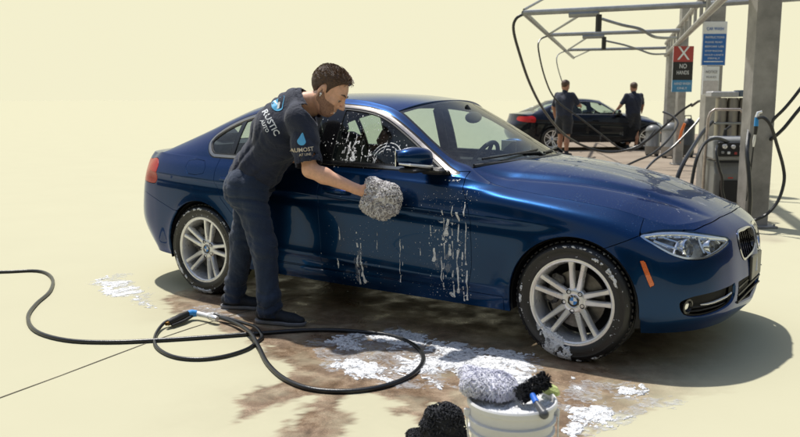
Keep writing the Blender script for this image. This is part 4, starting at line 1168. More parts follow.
# ---- the washer in the foreground
def make_washer():
    root = empty('person', (-2.05, -1.17, 0), label='man in navy shirt and trousers leaning over to wash the blue saloon with a mitt', cat='person')
    inv = Matrix.Translation((2.05, 1.17, 0))
    fw = np.array((.836, .549, 0)); rt = np.array((.549, -.836, 0)); up = np.array((0, 0, 1.))
    D = at_depth
    hipc = D(250, 184, 5.22); chest = D(283, 133, 5.12); neckb = D(303, 103, 5.03); headc = D(328, 92, 4.98)
    hR, hL = hipc+rt*.095, hipc-rt*.095
    aR = D(270, 313, 5.13); aL = D(235, 297, 5.50)
    kR = D(264, 247, 5.10); kL = D(243, 238, 5.36)
    sR = D(301, 119, 4.86); sL = neckb-rt*.19+np.array((0, 0, -.06))
    eR = D(310, 170, 4.80); wR = D(356, 189, 4.80); hand_end = D(375, 196, 4.82)
    eL = sL+np.array((-.03, .03, -.27)); wL = D(262, 165, 5.38)
    Fm = head_frame(R(19), R(36), R(-6)); s = 1.17
    # stout features read at this distance
    lo = np.minimum.reduce([wL, wR, headc, hipc, hand_end])-.25; hi = np.maximum.reduce([wL, wR, headc, hipc, hand_end])+.25
    lo[2] = min(hipc[2]-.1, lo[2]); 
    f = Field(lo, hi, .0062)
    f.limb(hipc, chest, .12, .14, .05); f.limb(chest, neckb, .13, .06, .05)
    f.limb(neckb-fw*.02, headc+Fm@np.array((-.02, 0, -.06))*s, .062, .056, .02)
    f.limb(neckb+fw*.05-up*.05, headc+Fm@np.array((.02, 0, -.07))*s, .04, .035, .03)
    add_head(f, headc, Fm, s)
    f.limb(sR, eR, .052, .044, .02); m1 = eR+(wR-eR)*.3
    f.limb(eR, m1, .046, .048, .02); f.limb(m1, wR, .047, .030, .02); f.limb(wR, wR+(hand_end-wR)*.3, .030, .028, .012, (up*.3+rt, .8))
    hand(f, wR+(hand_end-wR)*.1, hand_end-wR, np.array((-.3, 1, 0)), -1, 1.05, .25)
    f.limb(sL, eL, .05, .042, .02); f.limb(eL, wL, .042, .028, .02); hand(f, wL, np.array((-.5, -.1, -.5)), rt, 1, 1.0, .5)
    body = f.mesh('body', M['skin'], root)
    e = MB(); e.tube([tuple(headc+Fm@(np.array(v)*s)) for v in ((.072, -.030, -.0625), (.088, -.018, -.0672), (.0945, 0, -.0680), (.088, .018, -.0672), (.072, .030, -.0625))], [.0014, .0030, .0034, .0030, .0014], 6); e.build('teeth', M['print_white'], root)
    # hair and beard
    bl, bh = headc-.24, headc+.24
    hf = hair_field(headc, Fm, s, .0052, bl, bh, .010, None); hair_o = hf.mesh('hair', M['hair'], root, 1)
    hme = hair_o.data; hv_ = [(v.co.copy(), v.normal.copy()) for v in hme.vertices]; rg = random.Random(11); sm_ = MB(); Fi = Fm.T
    fwd_h, up_h, lf_h = Vector(Fm[:, 0]), Vector(Fm[:, 2]), Vector(Fm[:, 1])
    for _ in range(2600):
        c_, n_ = rg.choice(hv_); q_ = Fi@(np.array(c_)-headc)/s
        if n_@up_h < -.2 or (q_[2] < .03 and rg.random() < .6): continue
        top = max(0., min(1., (q_[2]-.06)/.05)); L = .010+.020*top
        d_ = (-fwd_h*(.9 if q_[0] < .04 else .55)+lf_h*(.45 if q_[2] > .07 else 0)-up_h*(.9-top*.9)+Vector([rg.gauss(0, .16) for _ in range(3)])); d_ -= n_*d_.dot(n_); d_.normalize()
        lift = (.10+.30*top*(1 if q_[0] > .0 else .5))*L
        p0 = c_-n_*.001; sm_.tube([p0, c_+d_*L*.4+n_*lift, c_+d_*L+n_*lift*.7], [.0013, .0013, .0005], 3, caps=False)
    tag(sm_.build('hair_strands', M['hair_strand'], root), kind='stuff')
    bf = Field(bl, bh, .0052); add_head(bf, headc, Fm, s)
    X, Y, Z = bf.grid(); P = [X-headc[0], Y-headc[1], Z-headc[2]]; q = [(P[0]*Fm[0, i]+P[1]*Fm[1, i]+P[2]*Fm[2, i])/s for i in range(3)]
    x_, y_, z_ = q
    reg = np.maximum(np.maximum(z_+.030+np.maximum(.03-x_, 0)*-.9, -.016-x_), -.115-z_)
    mouth = np.minimum(np.minimum(x_-.070, .022-np.abs(y_)), np.minimum(z_+.078, -.053-z_))
    nose = np.minimum(x_-.085, z_+.048)
    reg = np.maximum(np.maximum(reg, mouth), nose)
    bf.f = np.maximum(bf.f-.0014, (reg*s).astype(np.float32)); bf.mesh('beard', M['beard'], root, 1)
    for y in (-1, 1):
        e = MB(); c = headc+Fm@(np.array((.0775, y*.031, .003))*s); e.ball(tuple(c), .0122*s, 14, 10); eo = e.build('eye', M['eye'], root)
        e = MB(); c2 = headc+Fm@(np.array((.0850, y*.031, -.002))*s); e.ball(tuple(c2), .0056*s, 10, 6); e.build('iris', M['hair'], eo)
        e = MB(); e.tube([tuple(headc+Fm@(np.array(v)*s)) for v in ((.0925, y*.019, .0035), (.0925, y*.031, .0045), (.086, y*.043, .001))], [.0016, .0024, .0016], 6); e.build('eyelashes', M['hair'], root)
        e = MB(); e.tube([tuple(headc+Fm@(np.array(v)*s)) for v in ((.099, y*.012, .034), (.094, y*.032, .040), (.081, y*.050, .033))], [.003, .0045, .002], 6); e.build('eyebrow', M['hair'], root)
    # shirt: torso and short sleeves, open at collar, hem and sleeves
    f = Field(np.minimum(lo, hipc-.35), hi, .0075)
    spine1 = hipc+(chest-hipc)*.25+up*.02
    f.limb(hipc+rt*.05+up*.03, spine1+rt*.04, .126, .130, .06); f.limb(hipc-rt*.05+up*.03, spine1-rt*.04, .126, .130, .06)
    f.limb(spine1+rt*.03, chest+rt*.06, .130, .150, .06); f.limb(spine1-rt*.03, chest-rt*.06, .130, .150, .06)
    back = np.cross(fw, rt); 
    f.limb(chest+rt*.06, neckb+rt*.03-up*.035-fw*.02, .158, .098, .06); f.limb(chest-rt*.06, neckb-rt*.03-up*.035-fw*.02, .158, .098, .06)
    f.limb(sR-rt*.02, sR-rt*.16, .092, .10, .07); f.limb(sL+rt*.02, sL+rt*.16, .085, .10, .07)
    f.limb(chest-fw*.06+up*.04, neckb-fw*.09-up*.02, .13, .085, .06)
    sl_end = sR+(eR-sR)*.90
    f.limb(sR-up*.01, sR+(eR-sR)*.5, .088, .084, .05); f.limb(sR+(eR-sR)*.5, sR+(eR-sR)*1.08, .084, .080, .02)
    f.limb(sL, sL+(eL-sL)*.9, .082, .075, .05)
    # collar
    f.limb(neckb-fw*.03+up*.0, neckb+(headc-neckb)*.36-fw*.015, .088, .074, .02)
    X, Y, Z = f.grid()
    ax = (chest-hipc); 
    fold = wav(X, Y, Z, ax*.8+np.array((.3, -.1, .2)), 24)*.015+wav(X, Y, Z, np.array((.7, -.2, -.5)), 17, 1.4)*.012
    f.f = f.f+fold.astype(np.float32)
    # hollow it out
    def plane(pt, n): n = np.array(n, float); n /= np.linalg.norm(n); return ((X-pt[0])*n[0]+(Y-pt[1])*n[1]+(Z-pt[2])*n[2]).astype(np.float32)
    inner = f.f+.009
    sleeve_n = (eR-sR)/np.linalg.norm(eR-sR)
    near_arm = (np.sqrt((X-eR[0])**2+(Y-eR[1])**2+(Z-eR[2])**2) < .20)
    cutp = plane(sl_end, sleeve_n)
    out = np.where(near_arm, np.maximum(f.f, cutp), f.f)
    hem = plane(hipc-up*.04-fw*.02, -(ax/np.linalg.norm(ax))*.75-up*.25)
    out = np.maximum(out, hem)
    nd = (headc-neckb)/np.linalg.norm(headc-neckb)
    col = plane(neckb+(headc-neckb)*.30, nd*.8+up*.2)
    nearn = (np.sqrt((X-headc[0])**2+(Y-headc[1])**2+(Z-headc[2])**2) < .26)
    out = np.where(nearn, np.maximum(out, col), out)
    # opening: remove the inside near the openings only
    near_open = (near_arm & (cutp > -.06)) | (nearn & (col > -.05)) | (hem > -.04)
    out = np.where(near_open, np.maximum(out, -inner), out)
    f.f = out.astype(np.float32)
    shirt = f.mesh('shirt', M['navy'], root, 1)
    # trousers
    f = Field(np.minimum.reduce([aL, aR, hipc])-np.array((.22, .22, .06)), np.maximum.reduce([aL, aR, hipc])+.24, .0075)
    wst = hipc+ax*.12
    f.limb(hR-rt*.01, hL+rt*.01, .124, .124, .05); f.limb(hR-up*.03-fw*.02, hL-up*.03-fw*.02, .126, .122, .05)
    f.limb(hipc+rt*.035, wst+rt*.035, .122, .118, .05); f.limb(hipc-rt*.035, wst-rt*.035, .122, .118, .05)
    f.limb(hR, kR, .108, .080, .04); f.limb(kR, aR+up*.02, .080, .066, .03); f.limb(aR+up*.10, aR-up*.012, .068, .074, .02)
    f.limb(hL, kL, .108, .078, .04); f.limb(kL, aL+up*.02, .078, .062, .03); f.limb(aL+up*.10, aL-up*.012, .066, .072, .02)
    X, Y, Z = f.grid()
    kn = np.exp(-((Z-kR[2])/.13)**2)+np.exp(-((Z-.13)/.09)**2)*1.3+np.exp(-((Z-hipc[2]+.1)/.10)**2)
    fold = wav(X, Y, Z, (.25, -.15, 1), 34)*.019*kn+wav(X, Y, Z, (.8, .5, .25), 21, .7)*.011
    f.f = f.f+fold.astype(np.float32)
    f.f = np.maximum(f.f, (.045-Z)*np.ones_like(f.f))
    f.mesh('trousers', M['navy_trousers'], root, 1)
    # belt
    b = MB(); an = ax/np.linalg.norm(ax); pl_ = hipc+ax*.10; 
    b.tube([tuple(pl_+(fw*math.cos(t_)*.128-up*0+rt*math.sin(t_)*.156)-an*0+up*(-.55*math.cos(t_)*.128)) for t_ in np.linspace(0, 2*math.pi, 33)[:-1]], .012, 8, closed=True); b.build('belt', M['shoe'], root)
    # shoes
    for a, dr in ((aR, np.array((.96, .28, 0))), (aL, np.array((.90, .42, 0)))):
        dr = dr/np.linalg.norm(dr); g = np.array((a[0], a[1], 0.)); sd_ = np.array((-dr[1], dr[0], 0))
        f = Field(g-.24+np.array((0, 0, .2)), g+np.array((.33, .30, .26)), .005)
        f.limb(g-dr*.055+up*.062, g+dr*.03+up*.070, .043, .044, .02); f.limb(g-dr*.01+up*.11, g+up*.06, .040, .044, .02)
        f.limb(g+dr*.03+up*.060, g+dr*.15+up*.044, .044, .042, .03, (up, .8)); f.limb(g+dr*.15+up*.04, g+dr*.205+up*.036, .043, .033, .02, (up, .75))
        X, Y, Z = f.grid(); f.f = np.maximum(f.f, (.020-Z)*np.ones_like(f.f))
        f.mesh('shoe', M['shoe'], root, 1)
        f = Field(g-.24+np.array((0, 0, .21)), g+np.array((.33, .30, .10)), .005)
        f.limb(g-dr*.055+up*.02, g+dr*.05+up*.02, .048, .044, .02); f.limb(g+dr*.05+up*.02, g+dr*.15+up*.02, .045, .048, .02); f.limb(g+dr*.15+up*.02, g+dr*.212+up*.022, .047, .036, .02)
        X, Y, Z = f.grid(); f.f = np.maximum(np.maximum(f.f, (.003-Z)*np.ones_like(f.f)), (Z-.027)*np.ones_like(f.f))
        f.mesh('shoe_sole', M['sole'], root, 1)
    # printed logo and lettering, back and sleeve
    nback = -(C0-D(270, 112, 5)); nback /= np.linalg.norm(nback)
    v_ = nback
    du, dv = RT, -UP          # directions on the cloth as it faces the viewer
    def rot(a): return (RT*math.cos(a)+UP*math.sin(a)), (-RT*math.sin(a)+UP*math.cos(a))
    ux, uy = rot(R(-62)); q = D(270.5, 122.5, 4.95)
    project_print([text_shape('RUSTIC', .052, q, ux, uy), ], shirt, v_, 'lettering', M['print_white'], root)
    q = D(264.5, 126, 4.95); project_print([text_shape('AUTO', .030, q, ux, uy)], shirt, v_, 'lettering', M['print_white'], root)
    ux, uy = rot(R(-35)); q = D(277.5, 105, 4.95)
    project_print([drop_shape(.075, q, ux, uy)], shirt, v_, 'droplet_print', M['print_blue'], root)
    project_print([drop_shape(.034, D(277, 106, 4.95), ux, uy)], shirt, v_, 'droplet_print', M['print_white'], root, .0040)
    ux, uy = rot(R(6)); q = D(302, 150, 4.75)
    project_print([text_shape('AUMOST', .034, q, ux, uy)], shirt, v_, 'lettering', M['print_gold'], root)
    project_print([text_shape('AT LINE', .020, D(305, 154.5, 4.75), ux, uy)], shirt, v_, 'lettering', M['print_gold'], root)
    ux, uy = rot(R(-8)); project_print([drop_shape(.052, D(301.5, 141, 4.75), ux, uy)], shirt, v_, 'droplet_print', M['print_blue'], root)
    # earbud
    e = MB(); c = headc+Fm@(np.array((.0, -.088, -.022))*s); e.ball(tuple(c), (.007, .006, .007), 10, 8); c2 = headc+Fm@(np.array((.002, -.087, -.036))*s); e.tube([tuple(c), tuple(c2)], [.0038, .003], 8); e.build('earbud', M['white_plastic'], root)
    for ch in root.children: ch.matrix_parent_inverse = root.matrix_basis.inverted() if False else Matrix.Translation((2.05, 1.17, 0))
    return root, D(380.5, 198, 4.80)
washer, mitt_at = make_washer()

# ---- two men further back
def make_bystander(u, v, t, face, lab, arms, grey=None):
    g0 = on_ground(u, v); root = empty('person', tuple(g0), label=lab, cat='person'); root.scale = (1.12, 1.12, 1.08)
    s = 1.0; Rz = np.array(Matrix.Rotation(face, 3, 'Z'))
    P = lambda x, y, z: Rz@np.array((x, y, z))
    f = Field(P(0, 0, 0)+np.array((-.55, -.55, -.0)), np.array((.55, .55, 1.85)), .014)
    headc = P(.02, 0, 1.61); Fm = head_frame(face, R(14)); h = 1.08
    f.limb(P(0, 0, .95), P(0, 0, 1.3), .095, .10, .05); f.limb(P(0, 0, 1.38), P(.01, 0, 1.55), .06, .055, .03)
    add_head(f, headc, Fm, h)
    for y, (e, w_) in zip((.2, -.2), arms):
        f.limb(P(0, y, 1.40), P(*e), .05, .042, .02); f.limb(P(*e), P(*w_), .044, .03, .02); d = P(*w_)-P(*e); hand(f, P(*w_), d, P(0, -y, 0), 1, 1.0, .4)
    for y in (.10, -.10):
        x = .03 if y > 0 else -.03
        f.limb(P(0, y, .9), P(x+.01, y, .48), .08, .058, .03); f.limb(P(x+.01, y, .46), P(x-.01, y, .32), .056, .060, .03); f.limb(P(x-.01, y, .32), P(x, y, .08), .058, .036, .02)
    f.mesh('body', M['skin_tan'], root, 1)
    hf = hair_field(headc, Fm, h, .010, headc-.2, headc+.2, .006, None); hf.mesh('hair', M['hair'], root, 1)
    f = Field((-.5, -.5, .8), (.5, .5, 1.6), .013)
    for y in (.06, -.06): f.limb(P(0, y, .93), P(0, y*1.2, 1.28), .124, .140, .06); f.limb(P(0, y*1.2, 1.25), P(0, y*1.6, 1.38), .130, .095, .06)
    for y, (e, w_) in zip((.2, -.2), arms):
        a = P(0, y*.95, 1.41); b = P(*e); f.limb(a, a+(b-a)*.78, .064, .060, .03)
    f.limb(P(0, 0, 1.45), P(0, 0, 1.49), .068, .06, .03)
    X, Y, Z = f.grid(); f.f = f.f+(wav(X, Y, Z, (.3, .2, 1), 22)*.012).astype(np.float32); f.f = np.maximum(f.f, (.88-Z)*np.ones_like(f.f))
    f.mesh('shirt', M['navy'], root, 1)
    f = Field((-.4, -.4, .4), (.4, .4, 1.1), .013)
    for y in (.09, -.09):
        x = .03 if y > 0 else -.03
        f.limb(P(0, y*.6, .92), P(0, y, .80), .13, .125, .05); f.limb(P(0, y, .80), P(x, y*1.15, .50), .115, .098, .02)
    X, Y, Z = f.grid(); f.f = f.f+(wav(X, Y, Z, (.5, .2, 1), 22)*.01).astype(np.float32); f.f = np.maximum(f.f, (.52-Z)*np.ones_like(f.f))
    f.mesh('shorts', M['navy_dark'], root, 1)
    for y in (.10, -.10):
        x = .03 if y > 0 else -.03
        f = Field((-.3, -.3, -.03), (.35, .35, .2), .010)
        f.limb(P(x-.05, y, .05), P(x+.05, y, .055), .045, .045, .02); f.limb(P(x+.05, y, .05), P(x+.16, y*1.1, .04), .045, .038, .02); f.limb(P(x, y, .13), P(x, y, .06), .045, .045, .02)
        X, Y, Z = f.grid(); f.f = np.maximum(f.f, (.004-Z)*np.ones_like(f.f)); f.mesh('shoe', M['shoe'], root, 1)
    return root
by1 = make_bystander(563, 156.5, 20.1, R(82), 'man in navy T-shirt and shorts standing behind the black car near its tail light',
    (((.04, .30, 1.13), (.20, .34, .90)), ((.18, -.26, 1.18), (.44, -.16, 1.16))))
by2 = make_bystander(631.5, 150, 23, R(134), 'man in navy T-shirt and shorts washing the side of the black car, seen from behind',
    (((.05, .31, 1.16), (.20, .40, .96)), ((.10, -.30, 1.17), (.28, -.38, 1.03))))
# ------------------------------------------------------------------ ground: one sheet to the horizon, wet stained middle
def W(pts): return np.array([on_ground(u, v)[:2] for u, v in pts])
STAIN = W([(163, 300), (188, 290), (240, 284), (330, 262), (480, 272), (600, 300), (690, 322), (745, 345), (752, 372), (730, 392), (690, 398), (664, 404), (630, 413), (596, 414), (588, 428), (600, 470), (470, 470), (470, 425),
        (440, 405), (405, 399), (372, 396), (350, 397), (347, 416), (326, 470), (258, 470), (286, 418), (312, 398), (292, 398), (264, 408), (236, 424), (248, 396), (282, 380), (292, 366), (262, 350), (250, 338), (222, 332), (210, 320), (178, 312)])
STREAK = W([(401, 410), (438, 402), (448, 415), (420, 423)])
BACK = W([(500, 190), (505, 150), (560, 140), (640, 134), (712, 134), (742, 150), (757, 190), (756, 240), (700, 245), (600, 240)])
FOAM = [W([(300, 342), (345, 330), (400, 326), (440, 334), (480, 342), (540, 352), (552, 372), (545, 402), (500, 396), (470, 384), (445, 396), (400, 392), (350, 384), (310, 366)]),
        W([(540, 368), (580, 372), (640, 384), (700, 388), (700, 402), (664, 416), (600, 414), (556, 400)]),
        W([(80, 280), (125, 270), (160, 292), (170, 312), (130, 308), (96, 298)]),
        W([(205, 300), (235, 306), (260, 320), (240, 334), (205, 320), (180, 318), (186, 306)]),
        W([(322, 312), (356, 314), (360, 324), (330, 326)]),
        W([(540, 398), (640, 400), (668, 412), (640, 440), (560, 450), (545, 430)])]
def spaced(a, b, h, lo, hi, g=1.16):
    m = list(np.arange(a, b+1e-6, h)); s = h
    up_ = []; x = m[-1]
    while x < hi: s = s*g; x += s; up_.append(x)
    s = h; x = m[0]; dn = []
    while x > lo: s = s*g; x -= s; dn.append(x)
    return np.array(dn[::-1]+m+up_)
gx = spaced(-4.6, 2.6, .024, -1200, 1200); gy0 = spaced(-3.7, 1.6, .024, -1200, 2.2)
gy = np.concatenate([gy0[gy0 < 1.75], np.arange(1.8, 34, .16), spaced(34, 34.5, .3, 34.2, 1500)[2:]])
gy = np.unique(np.round(gy, 5))
GX, GY = np.meshgrid(gx, gy, indexing='ij')
q = np.stack([GX.ravel(), GY.ravel()], 1)
n1 = (fbm(q[:, 0]*3.1+40, q[:, 1]*3.1+40, 5, 3)-.5); n2 = (fbm(q[:, 0]*11+9, q[:, 1]*11+70, 4, 8)-.5)
near = (np.abs(q[:, 0]+1) < 5) & (np.abs(q[:, 1]+.5) < 5)
d = np.full(len(q), 9.); d[near] = np.minimum(sdf(STAIN, q[near]), sdf(STREAK, q[near])+.01)
def sst(a, b, v): t = np.clip((v-a)/(b-a), 0, 1); return t*t*(3-2*t)
rgt = W([(690, 400), (700, 340), (780, 360)])
soft = sst(.10, .95, q[:, 0]+.1*(q[:, 1]+1))                     # the stain thins out towards the front of the car
n3 = (fbm(q[:, 0]*34+9, q[:, 1]*34+70, 3, 12)-.5)
stain = 1-sst(-.02, .022, d+n1*.15+n2*.15+n3*.11)
stain = stain*(1-soft*.96)*np.clip(.92+n2*.9, .3, 1)
halo = (1-sst(.0, .45, d+n1*.5))*.25*(1-soft)
bk = np.zeros(len(q)); far_ = (q[:, 1] > 1.2) & (q[:, 1] < 34); db = sdf(BACK, q[far_]); bk[far_] = 1-sst(-.3, .3, db+n1[far_]*.6)
G = Sheet.grid(np.stack([GX, GY, 0*GX], -1))
me = bpy.data.meshes.new('ground')
gi = np.arange(GX.size).reshape(GX.shape); Qd = np.stack([gi[:-1, :-1], gi[1:, :-1], gi[1:, 1:], gi[:-1, 1:]], -1).reshape(-1, 4)
me.vertices.add(len(q)); co = np.zeros((len(q), 3), np.float32); co[:, :2] = q
# pavement relief: shallow settling where it is stained
co[:, 2] = 0
me.vertices.foreach_set('co', co.ravel()); me.loops.add(Qd.size); me.loops.foreach_set('vertex_index', Qd.astype(np.int32).ravel())
me.polygons.add(len(Qd)); me.polygons.foreach_set('loop_start', np.arange(0, Qd.size, 4, dtype=np.int32)); me.polygons.foreach_set('loop_total', np.full(len(Qd), 4, np.int32)); me.update()
for nm, arr in (('stain', np.clip(stain+halo*.35, 0, 1)), ('wet', np.clip(stain*1.0, 0, 1)), ('yard', bk)):
    a = me.attributes.new(nm, 'FLOAT', 'POINT'); a.data.foreach_set('value', arr.astype(np.float32))
m, nt, b = new_mat('forecourt'); oc = objco(nt)
def attr(n): a = nt.nodes.new('ShaderNodeAttribute'); a.attribute_name = n; return a.outputs['Fac']
def mixc(f, a, b_):
    x = nt.nodes.new('ShaderNodeMix'); x.data_type = 'RGBA'
    if isinstance(f, float): x.inputs['Factor'].default_value = f
    else: nt.links.new(f, x.inputs['Factor'])
    for s_, v in (('A', a), ('B', b_)):
        if isinstance(v, tuple): x.inputs[s_].default_value = (*v, 1)
        else: nt.links.new(v, x.inputs[s_])
    return x.outputs['Result']
CREAM = (.462, .441, .311)
nz = noise(nt, 1.3, 6, .6, oc); cream = ramp(nt, nz.outputs['Fac'], [(.3, tuple(c*.985 for c in CREAM)), (.7, tuple(c*1.01 for c in CREAM))]).outputs['Color']
nb = noise(nt, 8.5, 10, .74, oc, .5); brown = ramp(nt, nb.outputs['Fac'], [(.32, (.090, .058, .035)), (.5, (.200, .136, .086)), (.68, (.37, .275, .19))]).outputs['Color']
gr = noise(nt, 160, 3, .7, oc); grit = ramp(nt, gr.outputs['Fac'], [(.35, (.35, .35, .35)), (.65, (1.35, 1.33, 1.3))]).outputs['Color']
mu = nt.nodes.new('ShaderNodeMix'); mu.data_type = 'RGBA'; mu.blend_type = 'MULTIPLY'; mu.inputs['Factor'].default_value = .6
nt.links.new(brown, mu.inputs['A']); nt.links.new(grit, mu.inputs['B'])
yd = noise(nt, .8, 6, .6, oc); yard = ramp(nt, yd.outputs['Fac'], [(.3, (.215, .175, .135)), (.7, (.31, .26, .205))]).outputs['Color']
c1 = mixc(attr('stain'), cream, mu.outputs['Result']); c2 = mixc(attr('yard'), c1, yard)
nt.links.new(c2, b.inputs['Base Color'])
wn2 = noise(nt, 3.4, 5, .6, oc); wr = ramp(nt, wn2.outputs['Fac'], [(.36, (.16, .16, .16)), (.60, (.62, .62, .62))]).outputs['Color']
nt.links.new(mixc(attr('wet'), (.85, .85, .85), wr), b.inputs['Roughness'])
mr = nt.nodes.new('ShaderNodeMapRange'); mr.inputs['To Min'].default_value = 0.0; mr.inputs['To Max'].default_value = .28; nt.links.new(attr('wet'), mr.inputs['Value']); nt.links.new(mr.outputs['Result'], b.inputs['Specular IOR Level'])
bm_ = noise(nt, 120, 4, .7, oc); bh = nt.nodes.new('ShaderNodeMath'); bh.operation = 'MULTIPLY'; nt.links.new(bm_.outputs['Fac'], bh.inputs[0])
ad = nt.nodes.new('ShaderNodeMath'); ad.operation = 'MAXIMUM'; nt.links.new(attr('stain'), ad.inputs[0]); nt.links.new(attr('yard'), ad.inputs[1]); nt.links.new(ad.outputs[0], bh.inputs[1])
bump(nt, bh.outputs[0], .5, .003, b)
tag(link('ground', me, m), kind='structure')
M['joint'] = plain('joint_dark', (.10, .085, .06), .9)
jb = MB(); jp = [on_ground(u, v) for u, v in ((-40, 412), (0, 398), (60, 376), (110, 357), (150, 342), (190, 328.5), (230, 316), (300, 297))]
for i in range(len(jp)-1):
    a, c = jp[i], jp[i+1]; dd = (c-a)/np.linalg.norm(c-a); nn = np.array((-dd[1], dd[0], 0)); w0_, w1_ = .0035+.0012*(i % 2), .0035+.0012*((i+1) % 2)
    z = np.array((0, 0, .003)); jb.add([a-nn*w0_+z, c-nn*w1_+z, c+nn*w1_+z, a+nn*w0_+z], [(0, 1, 2, 3)])
tag(jb.build('pavement_joint', M['joint']), kind='structure')

# ------------------------------------------------------------------ foam
m, nt, b = new_mat('foam'); oc = objco(nt)
b.inputs['Base Color'].default_value = (.74, .75, .77, 1); b.inputs['Roughness'].default_value = .45; b.inputs['Subsurface Weight'].default_value = .3; b.inputs['Subsurface Radius'].default_value = (.02, .02, .02); b.inputs['Subsurface Scale'].default_value = .3
v1 = nt.nodes.new('ShaderNodeTexVoronoi'); v1.inputs['Scale'].default_value = 130; nt.links.new(oc, v1.inputs['Vector']); bump(nt, v1.outputs['Distance'], .9, .006, b)
fn_ = noise(nt, 34, 6, .75, oc, .6); fr_ = ramp(nt, fn_.outputs['Fac'], [(.36, (.25, .25, .25)), (.50, (1, 1, 1))]); nt.links.new(fr_.outputs['Color'], b.inputs['Alpha'])
M['foam'] = m
def foam_patch(poly, h, thr, seed, name='foam', lab=None, amt=.009, sc=15., mat=None):
    lo = poly.min(0)-.06; hi = poly.max(0)+.06
    xs = np.arange(lo[0], hi[0], h); ys = np.arange(lo[1], hi[1], h); X, Y = np.meshgrid(xs, ys, indexing='ij')
    qq = np.stack([X.ravel(), Y.ravel()], 1)
    wx = fbm(qq[:, 0]*2.3+seed, qq[:, 1]*2.3, 4, seed)-.5; wy = fbm(qq[:, 0]*2.3+7, qq[:, 1]*2.3+seed, 4, seed+5)-.5
    u_, v_ = qq[:, 0]*sc+wx*7, qq[:, 1]*sc+wy*7
    big = fbm(u_*.45, v_*.45, 4, seed+11); lace = np.abs(fbm(u_, v_, 5, seed+2, .6)-.5)*2
    d_ = sdf(poly, qq)
    dens = sst(.06, -.22, d_+wx*.25) if False else np.clip((-d_+.03)/.16, 0, 1)
    isl = np.abs(fbm(u_*1.9+31, v_*1.9, 4, seed+23, .55)-.5)*2
    val = np.minimum((big-.5)*2.6+.22, (isl-.13)*2.4+(big-.57)*2.4)+(lace-.3)*.5+(dens-1)*1.3-thr*.55
    s_ = Sheet.grid(np.stack([X, Y, 0*X], -1)); f_ = -val
    s_.A = np.stack([val, val, val, val], 1)
    s_ = s_.split(f_)[0]
    hh = np.clip(s_.A[:, 0], 0, 1); z = .0035+amt*np.sqrt(np.minimum(hh, .6))*(.6+.8*fbm(s_.V[:, 0]*60, s_.V[:, 1]*60, 2, seed))
    s_.V[:, 2] = np.where(hh < 1e-4, .0012, z); s_.renorm()
    if s_.N[:, 2].mean() < 0: s_.flip()
    o = s_.mesh(name, mat or M['foam'], None, 0); tag(o, lab, 'foam', kind='stuff'); return o
foam_patch(FOAM[0], .0090, -.14, 3, lab='white lacy suds inside the big hose loop')
foam_patch(FOAM[1], .0100, .15, 9, lab='white suds drifting in front of the front wheel')
foam_patch(FOAM[2], .0130, .30, 21, lab='thin suds on pale ground behind the rear wheel', amt=.004)
foam_patch(FOAM[3], .0105, .42, 33, lab='suds round the spray gun by the rear wheel', amt=.006)
foam_patch(FOAM[4], .0085, .10, 41, lab='small suds patch beside the shoe of the washer')
foam_patch(FOAM[5], .0100, .45, 57, lab='scattered suds right of the bucket')
m, nt, b = new_mat('thin_suds'); oc = objco(nt)
b.inputs['Base Color'].default_value = (.55, .56, .58, 1); b.inputs['Roughness'].default_value = .35
n_ = noise(nt, 26, 6, .7, oc, .8); r_ = ramp(nt, n_.outputs['Fac'], [(.38, (0, 0, 0)), (.66, (.62, .62, .62))]); nt.links.new(r_.outputs['Color'], b.inputs['Alpha'])
M['thin_suds'] = m
m, nt, b = new_mat('soap_film'); oc = objco(nt)
b.inputs['Base Color'].default_value = (.55, .57, .62, 1); b.inputs['Roughness'].default_value = .25
mp_ = nt.nodes.new('ShaderNodeMapping'); mp_.inputs['Scale'].default_value = (1, 1, .35); nt.links.new(oc, mp_.inputs['Vector'])
n_ = noise(nt, 60, 6, .7, mp_.outputs['Vector'], .5); r_ = ramp(nt, n_.outputs['Fac'], [(.40, (0, 0, 0)), (.72, (.42, .42, .42))]); nt.links.new(r_.outputs['Color'], b.inputs['Alpha'])
M['soap_film'] = m
foam_patch(FOAM[0], .016, -.75, 103, lab='thin film of suds spread inside the big hose loop', amt=.0004, mat=M['thin_suds'])
foam_patch(FOAM[1], .016, -.55, 109, lab='thin film of suds trailing in front of the front wheel', amt=.0004, mat=M['thin_suds'])
foam_patch(FOAM[2], .016, -.45, 121, lab='thin film of suds on the pale ground left of the rear wheel', amt=.0004, mat=M['thin_suds'])
foam_patch(FOAM[3], .016, -.35, 133, lab='thin film of suds under the spray gun', amt=.0004, mat=M['thin_suds'])
foam_patch(FOAM[5], .016, -.35, 157, lab='thin film of suds right of the bucket', amt=.0004, mat=M['thin_suds'])
